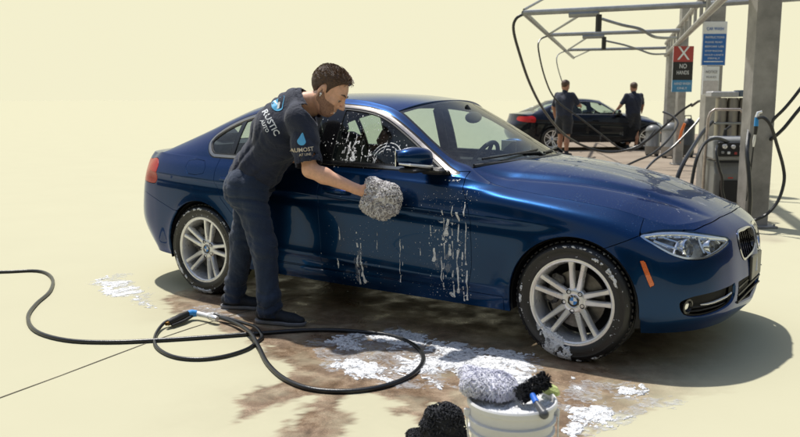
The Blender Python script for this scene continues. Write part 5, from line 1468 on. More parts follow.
# suds and runs of soap down the doors and on the wheels: part of the car's wet skin
near_s = S_body
def on_side(x, z):
    k = np.argmin((near_s.V[:, 0]-x)**2+(near_s.V[:, 2]-z)**2+(near_s.V[:, 1] > -.5)*9); p = near_s.V[k]; n = near_s.N[k]
    y = p[1]-(n[0]*(x-p[0])+n[2]*(z-p[2]))/n[1] if abs(n[1]) > .2 else p[1]
    return np.array((x, y, z)), n
sb = MB(); rr = random.Random(5)
def px_side(u, v):
    d_ = sight(u, v); t_ = (-.90-C0[1])/d_[1]; p = C0+d_*t_; return p[0], p[2]
def side_grid(x0, x1, z0, z1, h, src=None):
    """fine sheet lying on the car's side between x0..x1 and z0..z1"""
    xs = np.arange(x0, x1, h); zs = np.arange(z0, z1, h); W_ = np.empty((len(xs), len(zs)))
    cols = np.concatenate([SIDE[sel], UPP[:, 1:]], 1)
    cx = cols[:, 0, 0]; o = np.argsort(cx)
    prof = np.stack([np.interp(zs, cols[i, :, 2], cols[i, :, 1]) for i in o])
    for j in range(len(zs)): W_[:, j] = np.interp(xs, cx[o], prof[:, j])
    return xs, zs, W_
def foam_sheet(xs, zs, W_, val, thick, lift, name, parent):
    X, Z = np.meshgrid(xs, zs, indexing='ij'); P = np.stack([X, -W_, Z], -1); s_ = Sheet.grid(P)
    if s_.N[:, 1].mean() > 0: s_.flip()
    s_.A = np.repeat(val.ravel()[:, None], 4, 1); N0 = s_.N
    s_ = s_.split(-val.ravel())[0]
    hh = np.clip(s_.A[:, 0], 0, 1); s_.V = s_.V+s_.N*(lift+thick*np.sqrt(hh)*(hh > 1e-4))[:, None]; s_.renorm()
    o = s_.mesh(name, M['foam'], parent, 0); return tag(o, kind='stuff')
def streaks(X, Z, items, seed):
    """runs of soap: (x, z top, z bottom, width)"""
    out = np.full(X.shape, -1.)
    for i, (x, zt, zb, w) in enumerate(items):
        cx = x+(fbm(Z*9+i*7.3, Z*0+i, 3, seed)-.5)*.030+(fbm(Z*60+i, Z*0, 2, seed+1)-.5)*.004
        ww = w*(.25+1.5*fbm(Z*26+i*3.1, X*0+i, 3, seed+2)**1.5)*(1+.9*np.exp(-((Z-zb-.012)/.012)**2))
        v_ = 1-np.abs(X-cx)/ww
        ends = np.minimum((Z-zb)/.006, (zt-Z)/.02)
        gaps = (fbm(Z*34+i*11, Z*0+i*5, 3, seed+4)-.40)*7
        out = np.maximum(out, np.minimum(np.minimum(v_, ends), gaps))
    return out
xs, zs, W_ = side_grid(-1.62, -.56, .235, .955, .0030)
X, Z = np.meshgrid(xs, zs, indexing='ij')
IT = []
for u, v0, v1, w in ((357, 232, 285, .0065), (360, 238, 279, .005), (362, 262, 284, .010), (399, 226, 284, .0045), (402, 245, 266, .0035), (337, 258, 280, .006), (339, 226, 240, .003), (443, 210, 288, .0045), (452, 205, 300, .005), (457, 212, 294, .0085),
      (465, 190, 266, .0045), (461, 252, 302, .005), (446, 215, 236, .011), (449, 236, 256, .010), (441, 255, 290, .0045), (433, 248, 262, .010), (466, 268, 304, .0055), (430, 225, 240, .004), (420, 240, 256, .003), (377, 232, 250, .0025)):
    x0, z0 = px_side(u, v0); x1, z1 = px_side(u, v1); IT.append(((x0+x1)/2, z0, z1, w))
IT = [(a, b_, c, w*.75) for a, b_, c, w in IT]; val = streaks(X, Z, IT, 61)
cx_, cz_ = px_side(447, 245); env = np.exp(-((X-cx_)/.13)**2-((Z-cz_)/.22)**2)
sp1 = (fbm(X*42, Z*30, 4, 71, .6)-.66)*9-(1-env)*2.6
cx_, cz_ = px_side(448, 222); sp2 = (fbm(X*25+3, Z*60, 4, 77, .6)-.60)*8-(1-np.exp(-((X-cx_)/.10)**2-((Z-cz_)/.018)**2))*3
cx_, cz_ = px_side(456, 296); sp3 = (fbm(X*30+3, Z*60, 4, 79, .6)-.50)*8-(1-np.exp(-((X-cx_)/.11)**2-((Z-cz_)/.014)**2))*3
cx_, cz_ = px_side(452, 181); sp4 = (fbm(X*40+3, Z*50, 4, 83, .6)-.56)*8-(1-np.exp(-((X-cx_)/.10)**2-((Z-cz_)/.020)**2))*3
val = np.maximum.reduce([val, sp1, sp2, sp3, sp4])
foam_sheet(xs, zs, W_, val, .0022, .0008, 'soap_run', saloon)
cx_, cz_ = px_side(449, 250); flm = (fbm(X*9+4, Z*3.2, 5, 87, .6)-.56)*3-(1-np.exp(-((X-cx_)/.17)**2-((Z-cz_)/.34)**2))*1.1
cx_, cz_ = px_side(358, 262); flm = np.maximum(flm, (fbm(X*12+4, Z*4, 5, 88, .6)-.55)*3-(1-np.exp(-((X-cx_)/.08)**2-((Z-cz_)/.16)**2))*1.2)
o_ = foam_sheet(xs, zs, W_, flm, .0001, .0006, 'soap_film', saloon); o_.data.materials.clear(); o_.data.materials.append(M['soap_film'])
def dot(u, v, r_):
    x, z = px_side(u, v); p, nn = on_side(x, z)
    k = len(sb.v); t1 = np.cross(nn, (0, 0, 1)); t1 /= np.linalg.norm(t1); t2 = np.cross(nn, t1)
    vs_ = [p+nn*r_*.55]+[p+(t1*math.cos(a)+t2*math.sin(a))*r_*rr.uniform(.7, 1.2) for a in np.linspace(0, 2*math.pi, 7)[:-1]]
    sb.add(vs_, [(0, 1+(i+1) % 6, 1+i) for i in range(6)], True)
for _ in range(330):
    dot(min(478, max(405, rr.gauss(447, 14))), rr.uniform(190, 298), .0011+.0022*rr.random()**3)
for _ in range(300): dot(rr.uniform(325, 478), rr.uniform(188, 300), .0008+.0013*rr.random()**2)
for _ in range(90): dot(rr.gauss(355, 12), rr.uniform(225, 285), .001+.002*rr.random()**2)
sd_o = sb.build('soap_run', M['foam'], saloon); tag(sd_o, kind='stuff')
# wet suds left on the bonnet
hv = hood0.V; hn = hood0.N; hx_ = np.linspace(-.46, .52, 210); hy_ = np.linspace(-.50, .62, 190); HX, HY = np.meshgrid(hx_, hy_, indexing='ij'); qh = np.stack([HX.ravel(), HY.ravel()], 1)
hz_ = np.empty(len(qh))
for i in range(0, len(qh), 2000):
    dd = (qh[i:i+2000, None, 0]-hv[None, :, 0])**2+(qh[i:i+2000, None, 1]-hv[None, :, 1])**2; k = dd.argmin(1)
    hz_[i:i+2000] = hv[k, 2]-(hn[k, 0]*(qh[i:i+2000, 0]-hv[k, 0])+hn[k, 1]*(qh[i:i+2000, 1]-hv[k, 1]))/hn[k, 2]
hs_ = Sheet.grid(np.stack([HX, HY, hz_.reshape(HX.shape)], -1))
if hs_.N[:, 2].mean() < 0: hs_.flip()
qx, qy = qh[:, 0], qh[:, 1]
vl = (.085-np.abs(fbm(qx*16, qy*9, 5, 201, .6)-.5)*2)*7+(fbm(qx*6, qy*5, 3, 203)-.52)*4-(1-np.exp(-((qy-.28)/.30)**2))*1.6
vl = np.maximum(vl, (fbm(qx*55, qy*55, 3, 205)-.74)*9)
hs_.A = np.repeat(vl[:, None], 4, 1); hs_ = hs_.split(-vl)[0]; hs_.V[:, 2] += .0012+.0012*(np.clip(hs_.A[:, 0], 0, 1) > .05)
tag(hs_.mesh('soap_film', M['soap_film'], saloon, 0), kind='stuff')
# beads and foam strokes on the side glass
gb = MB()
def glass_pt(u, v):
    d_ = sight(u, v); best = None
    V = near_s.V; 
    for y in np.linspace(-.85, -.60, 26):
        p = C0+d_*((y-C0[1])/d_[1]); k = np.argmin((V[:, 0]-p[0])**2+(V[:, 2]-p[2])**2+(V[:, 1] > -.4)*9); e = abs(V[k, 1]-y)
        if best is None or e < best[0]: best = (e, p, near_s.N[k])
    return best[1]+best[2]*-.004, best[2]
xs, zs, W_ = side_grid(-1.66, -.80, .995, 1.36, .0026)
X, Z = np.meshgrid(xs, zs, indexing='ij'); ins_ = -sdf(DLO, np.stack([X.ravel(), Z.ravel()], 1)).reshape(X.shape)-.036
def pxg(u, v): p, _ = glass_pt(u, v); return p[0], p[2]
IT = []
for u, v0, v1, w in ((345, 126, 167, .006), (348, 134, 166, .004), (353, 132, 168, .004), (360, 148, 168, .004), (375, 140, 168, .0025), (333, 118, 166, .0022), (322, 128, 168, .0022), (368, 146, 169, .0035), (384, 140, 160, .002), (328, 135, 165, .003), (340, 150, 168, .004)):
    x0, z0 = pxg(u, v0); x1, z1 = pxg(u, v1); IT.append(((x0+x1)/2, z0, z1, w))
val = streaks(X, Z, IT, 91)
lc = np.abs(fbm(X*13+2, Z*13, 5, 95, .6)-.5)*2
cx_, cz_ = pxg(352, 152); env = np.exp(-((X-cx_)/.20)**2-((Z-cz_)/.12)**2)
val = np.maximum(val, (.07-lc)*9-(1-env)*1.5+(fbm(X*40, Z*40, 3, 97)-.5)*2)
for rr_, w_ in ((.075, .0035), (.095, .003), (.115, .003)):                       # arcs left by the mitt
    cx_, cz_ = pxg(384, 162); d_ = np.abs(np.hypot(X-cx_, Z-cz_)-rr_)
    val = np.maximum(val, np.minimum(1-d_/w_, (fbm(X*50, Z*50, 3, 99)-.42)*6)-(X < cx_-.09)*2)
val = np.minimum(val, ins_*60)
foam_sheet(xs, zs, W_-.0085, val, .0016, .0006, 'soap_run', saloon)
gp = {}
for _ in range(420):
    u, v = rr.uniform(318, 425), rr.uniform(112, 169)
    if v < 112+max(0, (u-375))*.95: continue
    key = (round(u/6), round(v/6))
    if key not in gp: gp[key] = glass_pt(key[0]*6, key[1]*6)
    p0, nn = gp[key]; d_ = sight(u, v); t_ = ((p0-C0)@nn)/(d_@nn); p = C0+d_*t_+nn*.001; r_ = .0009+.0022*rr.random()**3
    if rr.random() < .35: r_ *= 1.5
    t1 = np.cross(nn, (0, 0, 1)); t1 /= np.linalg.norm(t1); t2 = np.cross(nn, t1)
    gb.add([p+nn*r_*.5]+[p+(t1*math.cos(a)+t2*math.sin(a)*1.7)*r_ for a in np.linspace(0, 2*math.pi, 6)[:-1]], [(0, 1+(i+1) % 5, 1+i) for i in range(5)], True)
tag(gb.build('soap_run', M['foam'], saloon), kind='stuff')
# foam on the wheels: thin patches lying on sidewall and rim
def wheel_foam(cx, seed, blobs, speck):
    aa = np.linspace(0, 2*math.pi, 760); rr_ = np.arange(.196, .329, .0028); A_, Rr = np.meshgrid(aa, rr_, indexing='ij')
    y = -.775-np.interp(Rr, [.196, .215, .219, .224, .233, .240, .247, .262, .278, .297, .300, .313, .323, .329], [.088, .090, .0975, .102, .105, .105, .108, .1150, .1155, .1135, .112, .104, .090, .072])
    P = np.stack([cx+Rr*np.cos(A_), y, .328+Rr*np.sin(A_)], -1); s_ = Sheet.grid(P)
    if s_.N[:, 1].mean() > 0: s_.flip()
    x_, z_ = Rr*np.cos(A_), Rr*np.sin(A_); n_ = fbm(x_*42+seed, z_*42+5, 4, seed, .6); val = np.full(A_.shape, -1.)
    for a0, a1, r0, r1, k in blobs:
        am, ah, rm, rh = R((a0+a1)/2), R(abs(a1-a0)/2), (r0+r1)/2, abs(r1-r0)/2
        da = np.abs((A_-am+math.pi) % (2*math.pi)-math.pi); e = 1-np.maximum(da/ah, 0)**2-((Rr-rm)/rh)**2
        val = np.maximum(val, np.minimum(e, .6)+(n_-k)*5)
    val = np.maximum(val, (fbm(x_*75+2, z_*75, 3, seed+9, .6)-speck)*8*(Rr > .243))
    v_ = val.ravel(); s_.A = np.repeat(v_[:, None], 4, 1); s_ = s_.split(-v_)[0]
    hh = np.clip(s_.A[:, 0], 0, 1); s_.V = s_.V+s_.N*(.0008+.005*np.sqrt(hh)*(hh > 1e-4))[:, None]; s_.renorm()
    tag(s_.mesh('soap_run', M['foam'], saloon, 0), kind='stuff')
wheel_foam(0., 5, ((-138, -104, .205, .262, .42), (-120, -96, .235, .322, .48), (-128, -116, .20, .25, .40), (-100, -88, .25, .33, .50), (158, 204, .284, .298, .57), (24, 66, .270, .292, .57), (60, 110, .298, .310, .56), (-90, -50, .312, .326, .58)), .80)
wheel_foam(-2.81, 15, ((60, 150, .290, .305, .60), (-60, 40, .30, .318, .61), (180, 240, .27, .29, .55), (-110, -70, .29, .32, .5)), .78)

# ------------------------------------------------------------------ chenille mitts
def mitt(name, lab, c, ax_, ay_, size, mat, mat2, n=2600, L=.020, group=None, cuff=False):
    """soft flat bag: long axis ax_, width axis ay_, covered in short twisted yarn"""
    ax_ = np.array(ax_, float); ax_ /= np.linalg.norm(ax_); ay_ = np.array(ay_, float); ay_ -= ax_*(ay_@ax_); ay_ /= np.linalg.norm(ay_); az_ = np.cross(ax_, ay_)
    c = np.array(c, float); root = empty(name, tuple(c), label=lab, cat='wash mitt', group=group)
    b = MB(); rg = random.Random(len(lab)); nu, nv = 22, 12
    def S(a, b_):
        ca, sa = math.cos(a), math.sin(a); cb, sb_ = math.cos(b_), math.sin(b_)
        sg = lambda v, e: math.copysign(abs(v)**e, v)
        x, y, z = size[0]*sg(cb, .6)*sg(ca, .55), size[1]*sg(cb, .6)*sg(sa, .55), size[2]*sg(sb_, .9)
        w_ = 1+.06*math.sin(3*a+1)+.05*math.sin(5*a+2)
        return ax_*x*w_+ay_*y*w_+az_*(z*(1+.15*math.sin(a*2+.5)))
    vs_ = [S(2*math.pi*i/nu, -math.pi/2+math.pi*j/nv) for j in range(nv+1) for i in range(nu)]
    b.add(vs_, [(j*nu+i, j*nu+(i+1) % nu, (j+1)*nu+(i+1) % nu, (j+1)*nu+i) for j in range(nv) for i in range(nu)], True)
    b.build('mitt_body', mat, root)
    for k, (mm, cnt) in enumerate(((mat, int(n*.6)), (mat2, int(n*.4)))):
        t = MB()
        for _ in range(cnt):
            a = rg.uniform(0, 6.283); z = rg.uniform(-1, 1); be = math.asin(z)
            p = S(a, be); e = .02; nn = np.cross(S(a+e, be)-p, S(a, min(1.55, be+e))-S(a, max(-1.55, be-e))); L0 = np.linalg.norm(nn)
            if L0 < 1e-12: continue
            nn /= L0
            if nn@p < 0: nn = -nn
            o_ = np.array([rg.gauss(0, 1) for _ in range(3)]); o_ -= nn*(o_@nn); o_ /= max(np.linalg.norm(o_), 1e-6)
            l_ = L*rg.uniform(.6, 1.25); q1 = p+nn*l_*.55+o_*l_*.25; q2 = p+nn*l_*.75+o_*l_*.85-np.array((0, 0, l_*.25))
            w_ = L*.17
            t.tube([p-nn*.003, q1, q2], [w_*.9, w_, w_*.55], 5)
        tag(t.build('yarn', mm, root), kind='stuff')
    return root
M['yarn_grey'] = plain('yarn_grey', (.68, .66, .66), .9, var=.2, scale=60); M['yarn_dark'] = plain('yarn_speckled', (.34, .32, .33), .9, var=.5, scale=60)
M['yarn_white'] = plain('yarn_white', (.66, .66, .72), .9, var=.1, scale=60); M['yarn_lilac'] = plain('yarn_lilac', (.50, .50, .60), .9, var=.2, scale=60)
M['yarn_black'] = plain('yarn_black', (.012, .013, .017), .9, var=.4, scale=60); M['yarn_black2'] = plain('yarn_black_soapy', (.035, .037, .045), .85, var=.8, scale=60)
M['fabric_blue'] = plain('fabric_blue', (.02, .07, .20), .8)
mitt('wash_mitt', 'fluffy grey wash mitt worn on the hand of the man, pressed to the car door', mitt_at, (.95, .05, -.22), (.2, .12, .95), (.108, .098, .052), M['yarn_grey'], M['yarn_dark'], 3600, .020)
# flat foam squeezed out round the mitt is in soap_run

# ------------------------------------------------------------------ bucket and its contents
bc = at_depth(512, 397, 2.80); bx, by_, bz = bc; BR = .147
M['bucket'] = plain('bucket_white', (.62, .62, .63), .38, var=.05, scale=9, bmp=.08, bscale=40)
bk_o = empty('bucket', (bx, by_, 0), label='white plastic bucket of soapy water at the front edge', cat='bucket')
H = bz
b = MB(); b.lathe([(.0001, .004), (.122, .004), (.126, .012), (.139, H-.13), (.141, H-.115), (.150, H-.112), (.150, H-.106), (.142, H-.102), (.1425, H-.075), (.153, H-.071), (.153, H-.064), (.144, H-.060), (.145, H-.028), (.1545, H-.022), (.156, H-.006),
     (.152, H), (.147, H-.001), (.1445, H-.010), (.1400, H-.09), (.128, .02), (.0001, .015)], 72)
b.build('pail', M['bucket'], bk_o, auto=35)
f = MB(); nr, na = 16, 60; vs_ = []
for i in range(nr+1):
    for k in range(na):
        a = 2*math.pi*k/na; r_ = .1425*i/nr; x, y = r_*math.cos(a), r_*math.sin(a)
        vs_.append((x, y, H-.030+.010*(vnoise(np.array([x*38+5.]), np.array([y*38+9.]), 4)[0])+.006*(vnoise(np.array([x*110+5.]), np.array([y*110+9.]), 4)[0])))
f.add(vs_, [(i*na+k, (i+1)*na+k, (i+1)*na+(k+1) % na, i*na+(k+1) % na) for i in range(nr) for k in range(na)], True)
so = f.build('suds', M['foam'], bk_o)
# wire handle with grip, folded down on the left side
hd_ = MB(); left = np.array((-RT[0], -RT[1], 0)); towards = -np.array((FW[0], FW[1], 0)); towards /= np.linalg.norm(towards)
pts = []
for i in range(15):
    t_ = i/14*math.pi; pts.append(tuple(left*(-.158*math.cos(t_))*-1*1.0+towards*(.02+.10*math.sin(t_))*1.0+np.array((0, 0, H-.06-.26*math.sin(t_)))))
hd_.tube(pts, .0028, 8); ho = hd_.build('handle', M['alloy'], bk_o)
for sg_ in (1, -1):
    lg = MB(); lg.box((0, 0, 0), (.03, .012, .03), Matrix.Translation(tuple(left*.152*sg_+np.array((0, 0, H-.055)))) , .004); lg.build('handle_lug', M['bucket'], bk_o)
# marks low on the pail: large print half out of the frame
for a0, a1, z0, z1 in ((-1.02, -.86, .286, .313), (-.80, -.62, .286, .308), (.42, .62, .286, .314), (.66, .88, .286, .309)):
    b = MB(); n_ = 6; vs_ = []
    cdir = math.atan2(towards[1], towards[0])
    for i in range(n_+1):
        a = cdir+a0+(a1-a0)*i/n_; rr__ = lambda z: .122+(.139-.122)*(z/(H-.13))+.0028
        for z in (z0, z1): vs_.append((rr__(min(z, H-.13))*math.cos(a), rr__(min(z, H-.13))*math.sin(a), min(z, H-.118)))
    b.add(vs_, [(2*i, 2*i+2, 2*i+3, 2*i+1) for i in range(n_)]); b.build('printed_mark', M['black'], bk_o)
mitt('wash_mitt', 'white chenille wash mitt hanging over the left rim of the bucket', at_depth(487, 386, 2.84)+np.array((0, 0, .012)), RT*.98+UP*-.22+np.array((0, 0, .02)), FW+np.array((0, 0, .25)), (.092, .072, .030), M['yarn_white'], M['yarn_lilac'], 3200, .014)
br = empty('scrub_brush', tuple(at_depth(533, 389, 2.80)), label='black bristle scrub brush with blue and grey handle resting in the bucket', cat='brush')
o0 = np.array(br.location)
a_, c_ = at_depth(519, 396, 2.76)-o0, at_depth(547, 379, 2.82)-o0
t = MB(); t.tube([a_, a_+(c_-a_)*.5, c_], .014, 12); t.build('brush_core', M['black'], br)
t = MB(); rg = random.Random(3); dr = (c_-a_)/np.linalg.norm(c_-a_)
for i in range(900):
    s_ = rg.random(); o_ = np.array([rg.gauss(0, 1) for _ in range(3)]); o_ -= dr*(o_@dr); o_ /= np.linalg.norm(o_); p = a_+(c_-a_)*s_
    t.tube([p+o_*.010, p+o_*(.031+.003*rg.random())+dr*rg.uniform(-.003, .003)], [.0016, .0012], 4)
tag(t.build('bristles', M['yarn_black'], br), kind='stuff')
g0, g1, g2 = at_depth(532.5, 395, 2.745)-o0, at_depth(536.5, 403, 2.70)-o0, at_depth(544, 414, 2.665)-o0
t = MB(); t.tube([g0, (g0+g1)/2, g1], [.010, .0115, .011], 12); t.build('blue_collar', M['print_blue'] if False else plain('handle_blue', (.02, .12, .50), .35), br)
t = MB(); t.tube([g1, (g1+g2)/2, g2], [.011, .013, .0165], 12); t.ball(g2, .017, 12, 8); t.build('handle', plain('handle_grey', (.07, .075, .085), .4), br)
sp = empty('sponge', tuple(at_depth(549, 389, 2.86)), label='pale green sponge at the right rim of the bucket', cat='sponge')
t = MB(); t.box((0, 0, 0), (.075, .055, .035), Matrix.Rotation(R(40), 4, 'Z') @ Matrix.Rotation(R(25), 4, 'Y'), .012); t.build('sponge_block', plain('sponge_green', (.50, .58, .22), .9, bmp=.8, bscale=160), sp)
gl1 = at_depth(445, 424, 3.20)
mitt('wash_mitt', 'large black soapy wash mitt propped on the ground against the bucket', (gl1[0], gl1[1], .105), UP*.9+RT*-.25, RT, (.098, .082, .042), M['yarn_black'], M['yarn_black2'], 2600, .013)
gl2 = at_depth(424, 427, 3.30)
mitt('wash_mitt', 'small black wash mitt lying on the ground left of the larger black one', (gl2[0], gl2[1], .045), RT+FW*.2, FW, (.062, .050, .028), M['yarn_black'], M['yarn_black2'], 1100, .011)

# ------------------------------------------------------------------ hoses on the ground, spray gun
M['hose'] = plain('hose_black', (.014, .015, .017), .32, var=.1, scale=20, bmp=.12, bscale=200)
def ghose(pts, r_, z0=None, n=5, zs=None):
    P = smooth_poly([tuple(on_ground(u, v, r_)[:2])+((r_ if zs is None else zs[i]),) for i, (u, v) in enumerate(pts)], n, False)
    return [tuple(p) for p in P]
main = [(-60, 273), (0, 272), (38, 271), (52, 278), (50, 291), (36, 304), (28, 317), (36, 331), (66, 340), (110, 342), (160, 340), (215, 336.5), (262, 333), (310, 330), (352, 331), (390, 335.5), (414, 345), (423.5, 358), (414, 373), (388, 385), (350, 391), (312, 389), (285, 379), (268, 364), (259, 348), (250, 336), (236, 326), (220, 320)]
zs = [.012]*len(main); zs[12] = .012; zs[24] = .016; zs[25] = .035; zs[26] = .03; zs[27] = .03
b = MB(); b.tube(ghose(main, .012, zs=zs), .0125, 10)
hs = tag(b.build('hose', M['hose']), 'long black hose looping over the pale ground and round the suds', 'hose')
sec = [(176, 323), (164, 326), (156, 334), (155, 344), (163, 352), (178, 357.5), (200, 359), (225, 356), (247, 349), (258, 341), (262, 336.5), (256, 331), (243, 325.5), (228, 321), (214, 318.5)]
zs = [.05, .03, .012, .012, .012, .012, .012, .012, .012, .012, .014, .034, .03, .03, .04]
b = MB(); b.tube(ghose(sec, .012, zs=zs), .0105, 10)
tag(b.build('hose', M['hose']), 'thinner black hose coiled in a small loop by the spray gun', 'hose')
gp0 = on_ground(190, 318, .04)
gun = empty('spray_gun', (gp0[0], gp0[1], 0), label='black and blue pressure spray gun lying on the ground by the washer', cat='spray gun')
def gl(u, v, z): p = on_ground(u, v, z); return (p[0]-gp0[0], p[1]-gp0[1], z)
b = MB(); b.tube([gl(168, 323, .035), gl(175, 320, .038), gl(182, 316.5, .042), gl(188, 314, .044)], [.018, .024, .025, .020], 12); b.tube([gl(172, 325.5, .02), gl(184, 321, .022), gl(192, 316, .03)], [.008, .012, .010], 8); b.build('grip', M['black'], gun)
b = MB(); b.tube([gl(188, 314, .044), gl(192, 313.2, .044), gl(197, 313.4, .042)], [.022, .026, .020], 12); b.build('gun_body', plain('gun_blue', (.03, .25, .62), .35), gun)
b = MB(); b.tube([gl(197, 313.4, .042), gl(204, 315, .04), gl(209, 316.4, .04)], [.017, .016, .015], 12); b.build('lance', M['white_plastic'], gun)
b = MB(); b.tube([gl(209, 316.4, .04), gl(210, 316.6, .04), gl(216, 318.6, .038), gl(217, 319, .038)], [.014, .020, .020, .014], 12); b.build('coupling', M['alloy'], gun)
b = MB(); b.tube([gl(166, 324, .034), gl(170, 322.5, .036)], .012, 8); b.build('brass_fitting', plain('brass', (.55, .30, .08), .3, 1.0), gun)

# ------------------------------------------------------------------ black saloon further back: the same body style, other paint
c2 = on_ground(552, 151); yaw2 = R(43)
second = copy_tree(saloon)
second['label'] = 'black saloon with a red tail light being washed in the background'
fwd2 = np.array((math.cos(yaw2), math.sin(yaw2), 0)); rgt2 = np.array((math.sin(yaw2), -math.cos(yaw2), 0))
o2 = c2+fwd2*2.81-rgt2*.86
second.location = (o2[0], o2[1], 0); second.rotation_euler = (0, 0, yaw2)
def repaint(o):
    if o.type == 'MESH' and o.data.materials and o.data.materials[0] == M['paint']:
        o.material_slots[0].link = 'OBJECT'; o.material_slots[0].material = M['black_paint']
    for ch in list(o.children):
        if ch.name.startswith('soap_run'): bpy.data.objects.remove(ch); continue
        repaint(ch)
repaint(second)

# ------------------------------------------------------------------ steel posts, overhead rails, signs
M['steel'] = plain('galvanised_steel', (.30, .29, .28), .5, .4, var=.25, scale=5, bmp=.15, bscale=30)
M['steel_dark'] = plain('weathered_post', (.23, .22, .21), .6, .15, var=.35, scale=3.2, bmp=.2, bscale=30)
M['rail'] = plain('rail_grey', (.22, .23, .24), .45, .5, var=.2, scale=6)
def gp_at(u, t):
    p = at_depth(u, 100.8, t); return np.array((p[0], p[1], 0.))
def post(name, lab, u, t, w, h, yaw, mat, beam=False):
    p = gp_at(u, t); r_ = empty(name, tuple(p), yaw, label=lab, cat='post')
    b = MB()
    if beam:
        b.box((0, -w*.46, h/2), (w, w*.08, h), None, .004); b.box((0, w*.46, h/2), (w, w*.08, h), None, .004); b.box((w*.0, 0, h/2), (w*.10, w*.84, h))
        b.box((w*.46, 0, h/2), (w*.06, w*.80, h))
    else: b.box((0, 0, h/2), (w, w, h), None, .012)
    b.build('column', mat, r_)
    b = MB(); b.box((0, 0, .0125), (w*1.6, w*1.6, .025), None, .003); b.build('base_plate', mat, r_)
    for sx in (-1, 1):
        for sy in (-1, 1):
            b = MB(); b.lathe([(.012, .025), (.012, .045), (.0001, .045)], 6, Matrix.Translation((sx*w*.68, sy*w*.68, 0))); b.build('anchor_bolt', M['rail'], r_)
    return r_, p
post1, p1 = post('steel_post', 'wide weathered steel post beside the pressure washer, nearest of the posts', 759, 8.9, .26, 4.6, -YAW, M['steel_dark'])
post2, p2 = post('steel_post', 'steel post carrying the blue notice board', 710.5, 12.6, .24, 3.35, -YAW, M['steel'])
post3, p3 = post('steel_post', 'far steel post behind the red and black sign', 680.5, 17.5, .17, 3.45, -YAW, M['steel'])
post4, p4 = post('steel_post', 'slender far post at the inner end of the overhead rails', 670.5, 21.5, .26, 2.8, -YAW, M['steel'])
def at_z(u, v, z): return on_ground(u, v, z)
fr_o = empty('overhead_frame', (float(p2[0]), float(p2[1]), 0), label='overhead frame of steel tubes carrying the wash hoses', cat='frame')
oo = np.array(fr_o.location)
ZR = 2.8; A1, A2, A3, A4 = (at_z(524, 13, ZR), at_z(548, 35, ZR), at_z(568, 50, ZR), at_z(573.5, 58, ZR))
B1, B2, B3 = at_z(704, 4.5, ZR), at_z(684, 30.5, ZR), at_z(666, 48, ZR); B1x = at_z(800, -2, ZR); B1x = B1+(B1x-B1)*1.2
def tubes(name, segs, r_, mat, parent, n=8):
    b = MB()
    for s_ in segs: b.tube([np.array(p)-oo for p in s_], r_, n)
    return b.build(name, mat, parent)
for s_, r_ in (((A1, B1), .045), ((B1, B1x), .045), ((A2, B2), .04), ((A3, B3), .04), ((A1, A4), .045)): tubes('rail', [s_], r_, M['rail'], fr_o)
up_ = np.array((0, 0, 1.))
for s_ in ((A1+up_*.05, at_z(549, -4, 3.35)), (A2, A1+(B1-A1)*.38), (A3, A2+(B2-A2)*.35), (A4, A3+(B3-A3)*.25)): tubes('brace', [s_], .022, M['rail'], fr_o)
for a_, b_, f0, f1 in ((A1, B1, .27, .44), (A2, B2, .27, .43)):
    q0 = a_+(b_-a_)*f0-up_*.06; q1 = a_+(b_-a_)*f1-up_*.06; tubes('trolley', [(q0, q1)], .05, M['rail'], fr_o)
    q = a_+(b_-a_)*f1-up_*.08; tubes('pivot', [(q, q-up_*.26)], .05, M['black'], fr_o)
# ladder girder running back over the posts
g0 = B1+(B1-B3)*.42; g1 = B3; 
for dz, w_ in ((.12, .05), (-.20, .05)):
    tubes('girder_chord', [(g0+up_*dz, g1+up_*dz)], w_, M['steel'], fr_o)
for i in range(14):
    p = g0+(g1-g0)*(i+.5)/14; tubes('girder_rung', [(p+up_*.12, p-up_*.20)], .028, M['steel'], fr_o)
def at_hose(lab, pts, r_, mat=None):
    P = smooth_poly([tuple(at_depth(u, v, t)) for u, v, t in pts], 5, False); b = MB(); b.tube([tuple(p) for p in P], r_, 8)
    return tag(b.build('hose', mat or M['hose']), lab, 'hose')
at_hose('black hose hanging from the left front corner of the overhead frame', [(524, 14, 13.2), (516, 19, 13.2), (513.5, 30, 13.3), (519, 52, 13.6), (530, 84, 14.2), (545, 112, 15), (566, 136, 16), (592, 149, 16.5), (615, 152, 16.6), (640, 145, 16.6), (662, 128, 16.4), (680, 112, 16.2), (692, 104, 16)], 0.0238)
at_hose('thin grey hose hanging from the second corner of the overhead frame', [(548, 36, 17.6), (540, 40, 17.5), (538.5, 50, 17.4), (545, 78, 17.6), (556, 100, 17.8), (580, 118, 18), (602, 135, 18.2), (622, 149, 18.4), (640, 147, 18.5), (655, 130, 18.6)], 0.0177)
at_hose('thin grey hose hanging from the far corner of the overhead frame', [(566, 51, 22.6), (558, 55, 22.4), (557, 64, 22.3), (563, 84, 22.5), (572, 100, 22.7)], 0.0150, M['rail'])
at_hose('hose arm swinging from the front rail to the girder', [(602, 19, 12.9), (622, 25, 12.8), (640, 29, 12.8), (652, 36, 12.9), (662, 38, 13.2), (676, 38, 13.6)], 0.0231, M['rail'])
at_hose('hose arm swinging from the second rail to the girder', [(606, 41, 17.3), (624, 45, 17.3), (640, 50, 17.5), (652, 54, 17.6), (666, 54, 18)], 0.0204, M['rail'])
at_hose('pale hose curving down between the vacuum drums', [(692, 106, 16), (700, 101, 15.5), (703, 108, 15.2), (700, 118, 15), (690, 130, 14.9), (672, 148, 14.8), (655, 160, 14.6), (644, 171, 14.4), (630, 184, 14.3)], 0.0238, M['hose'])
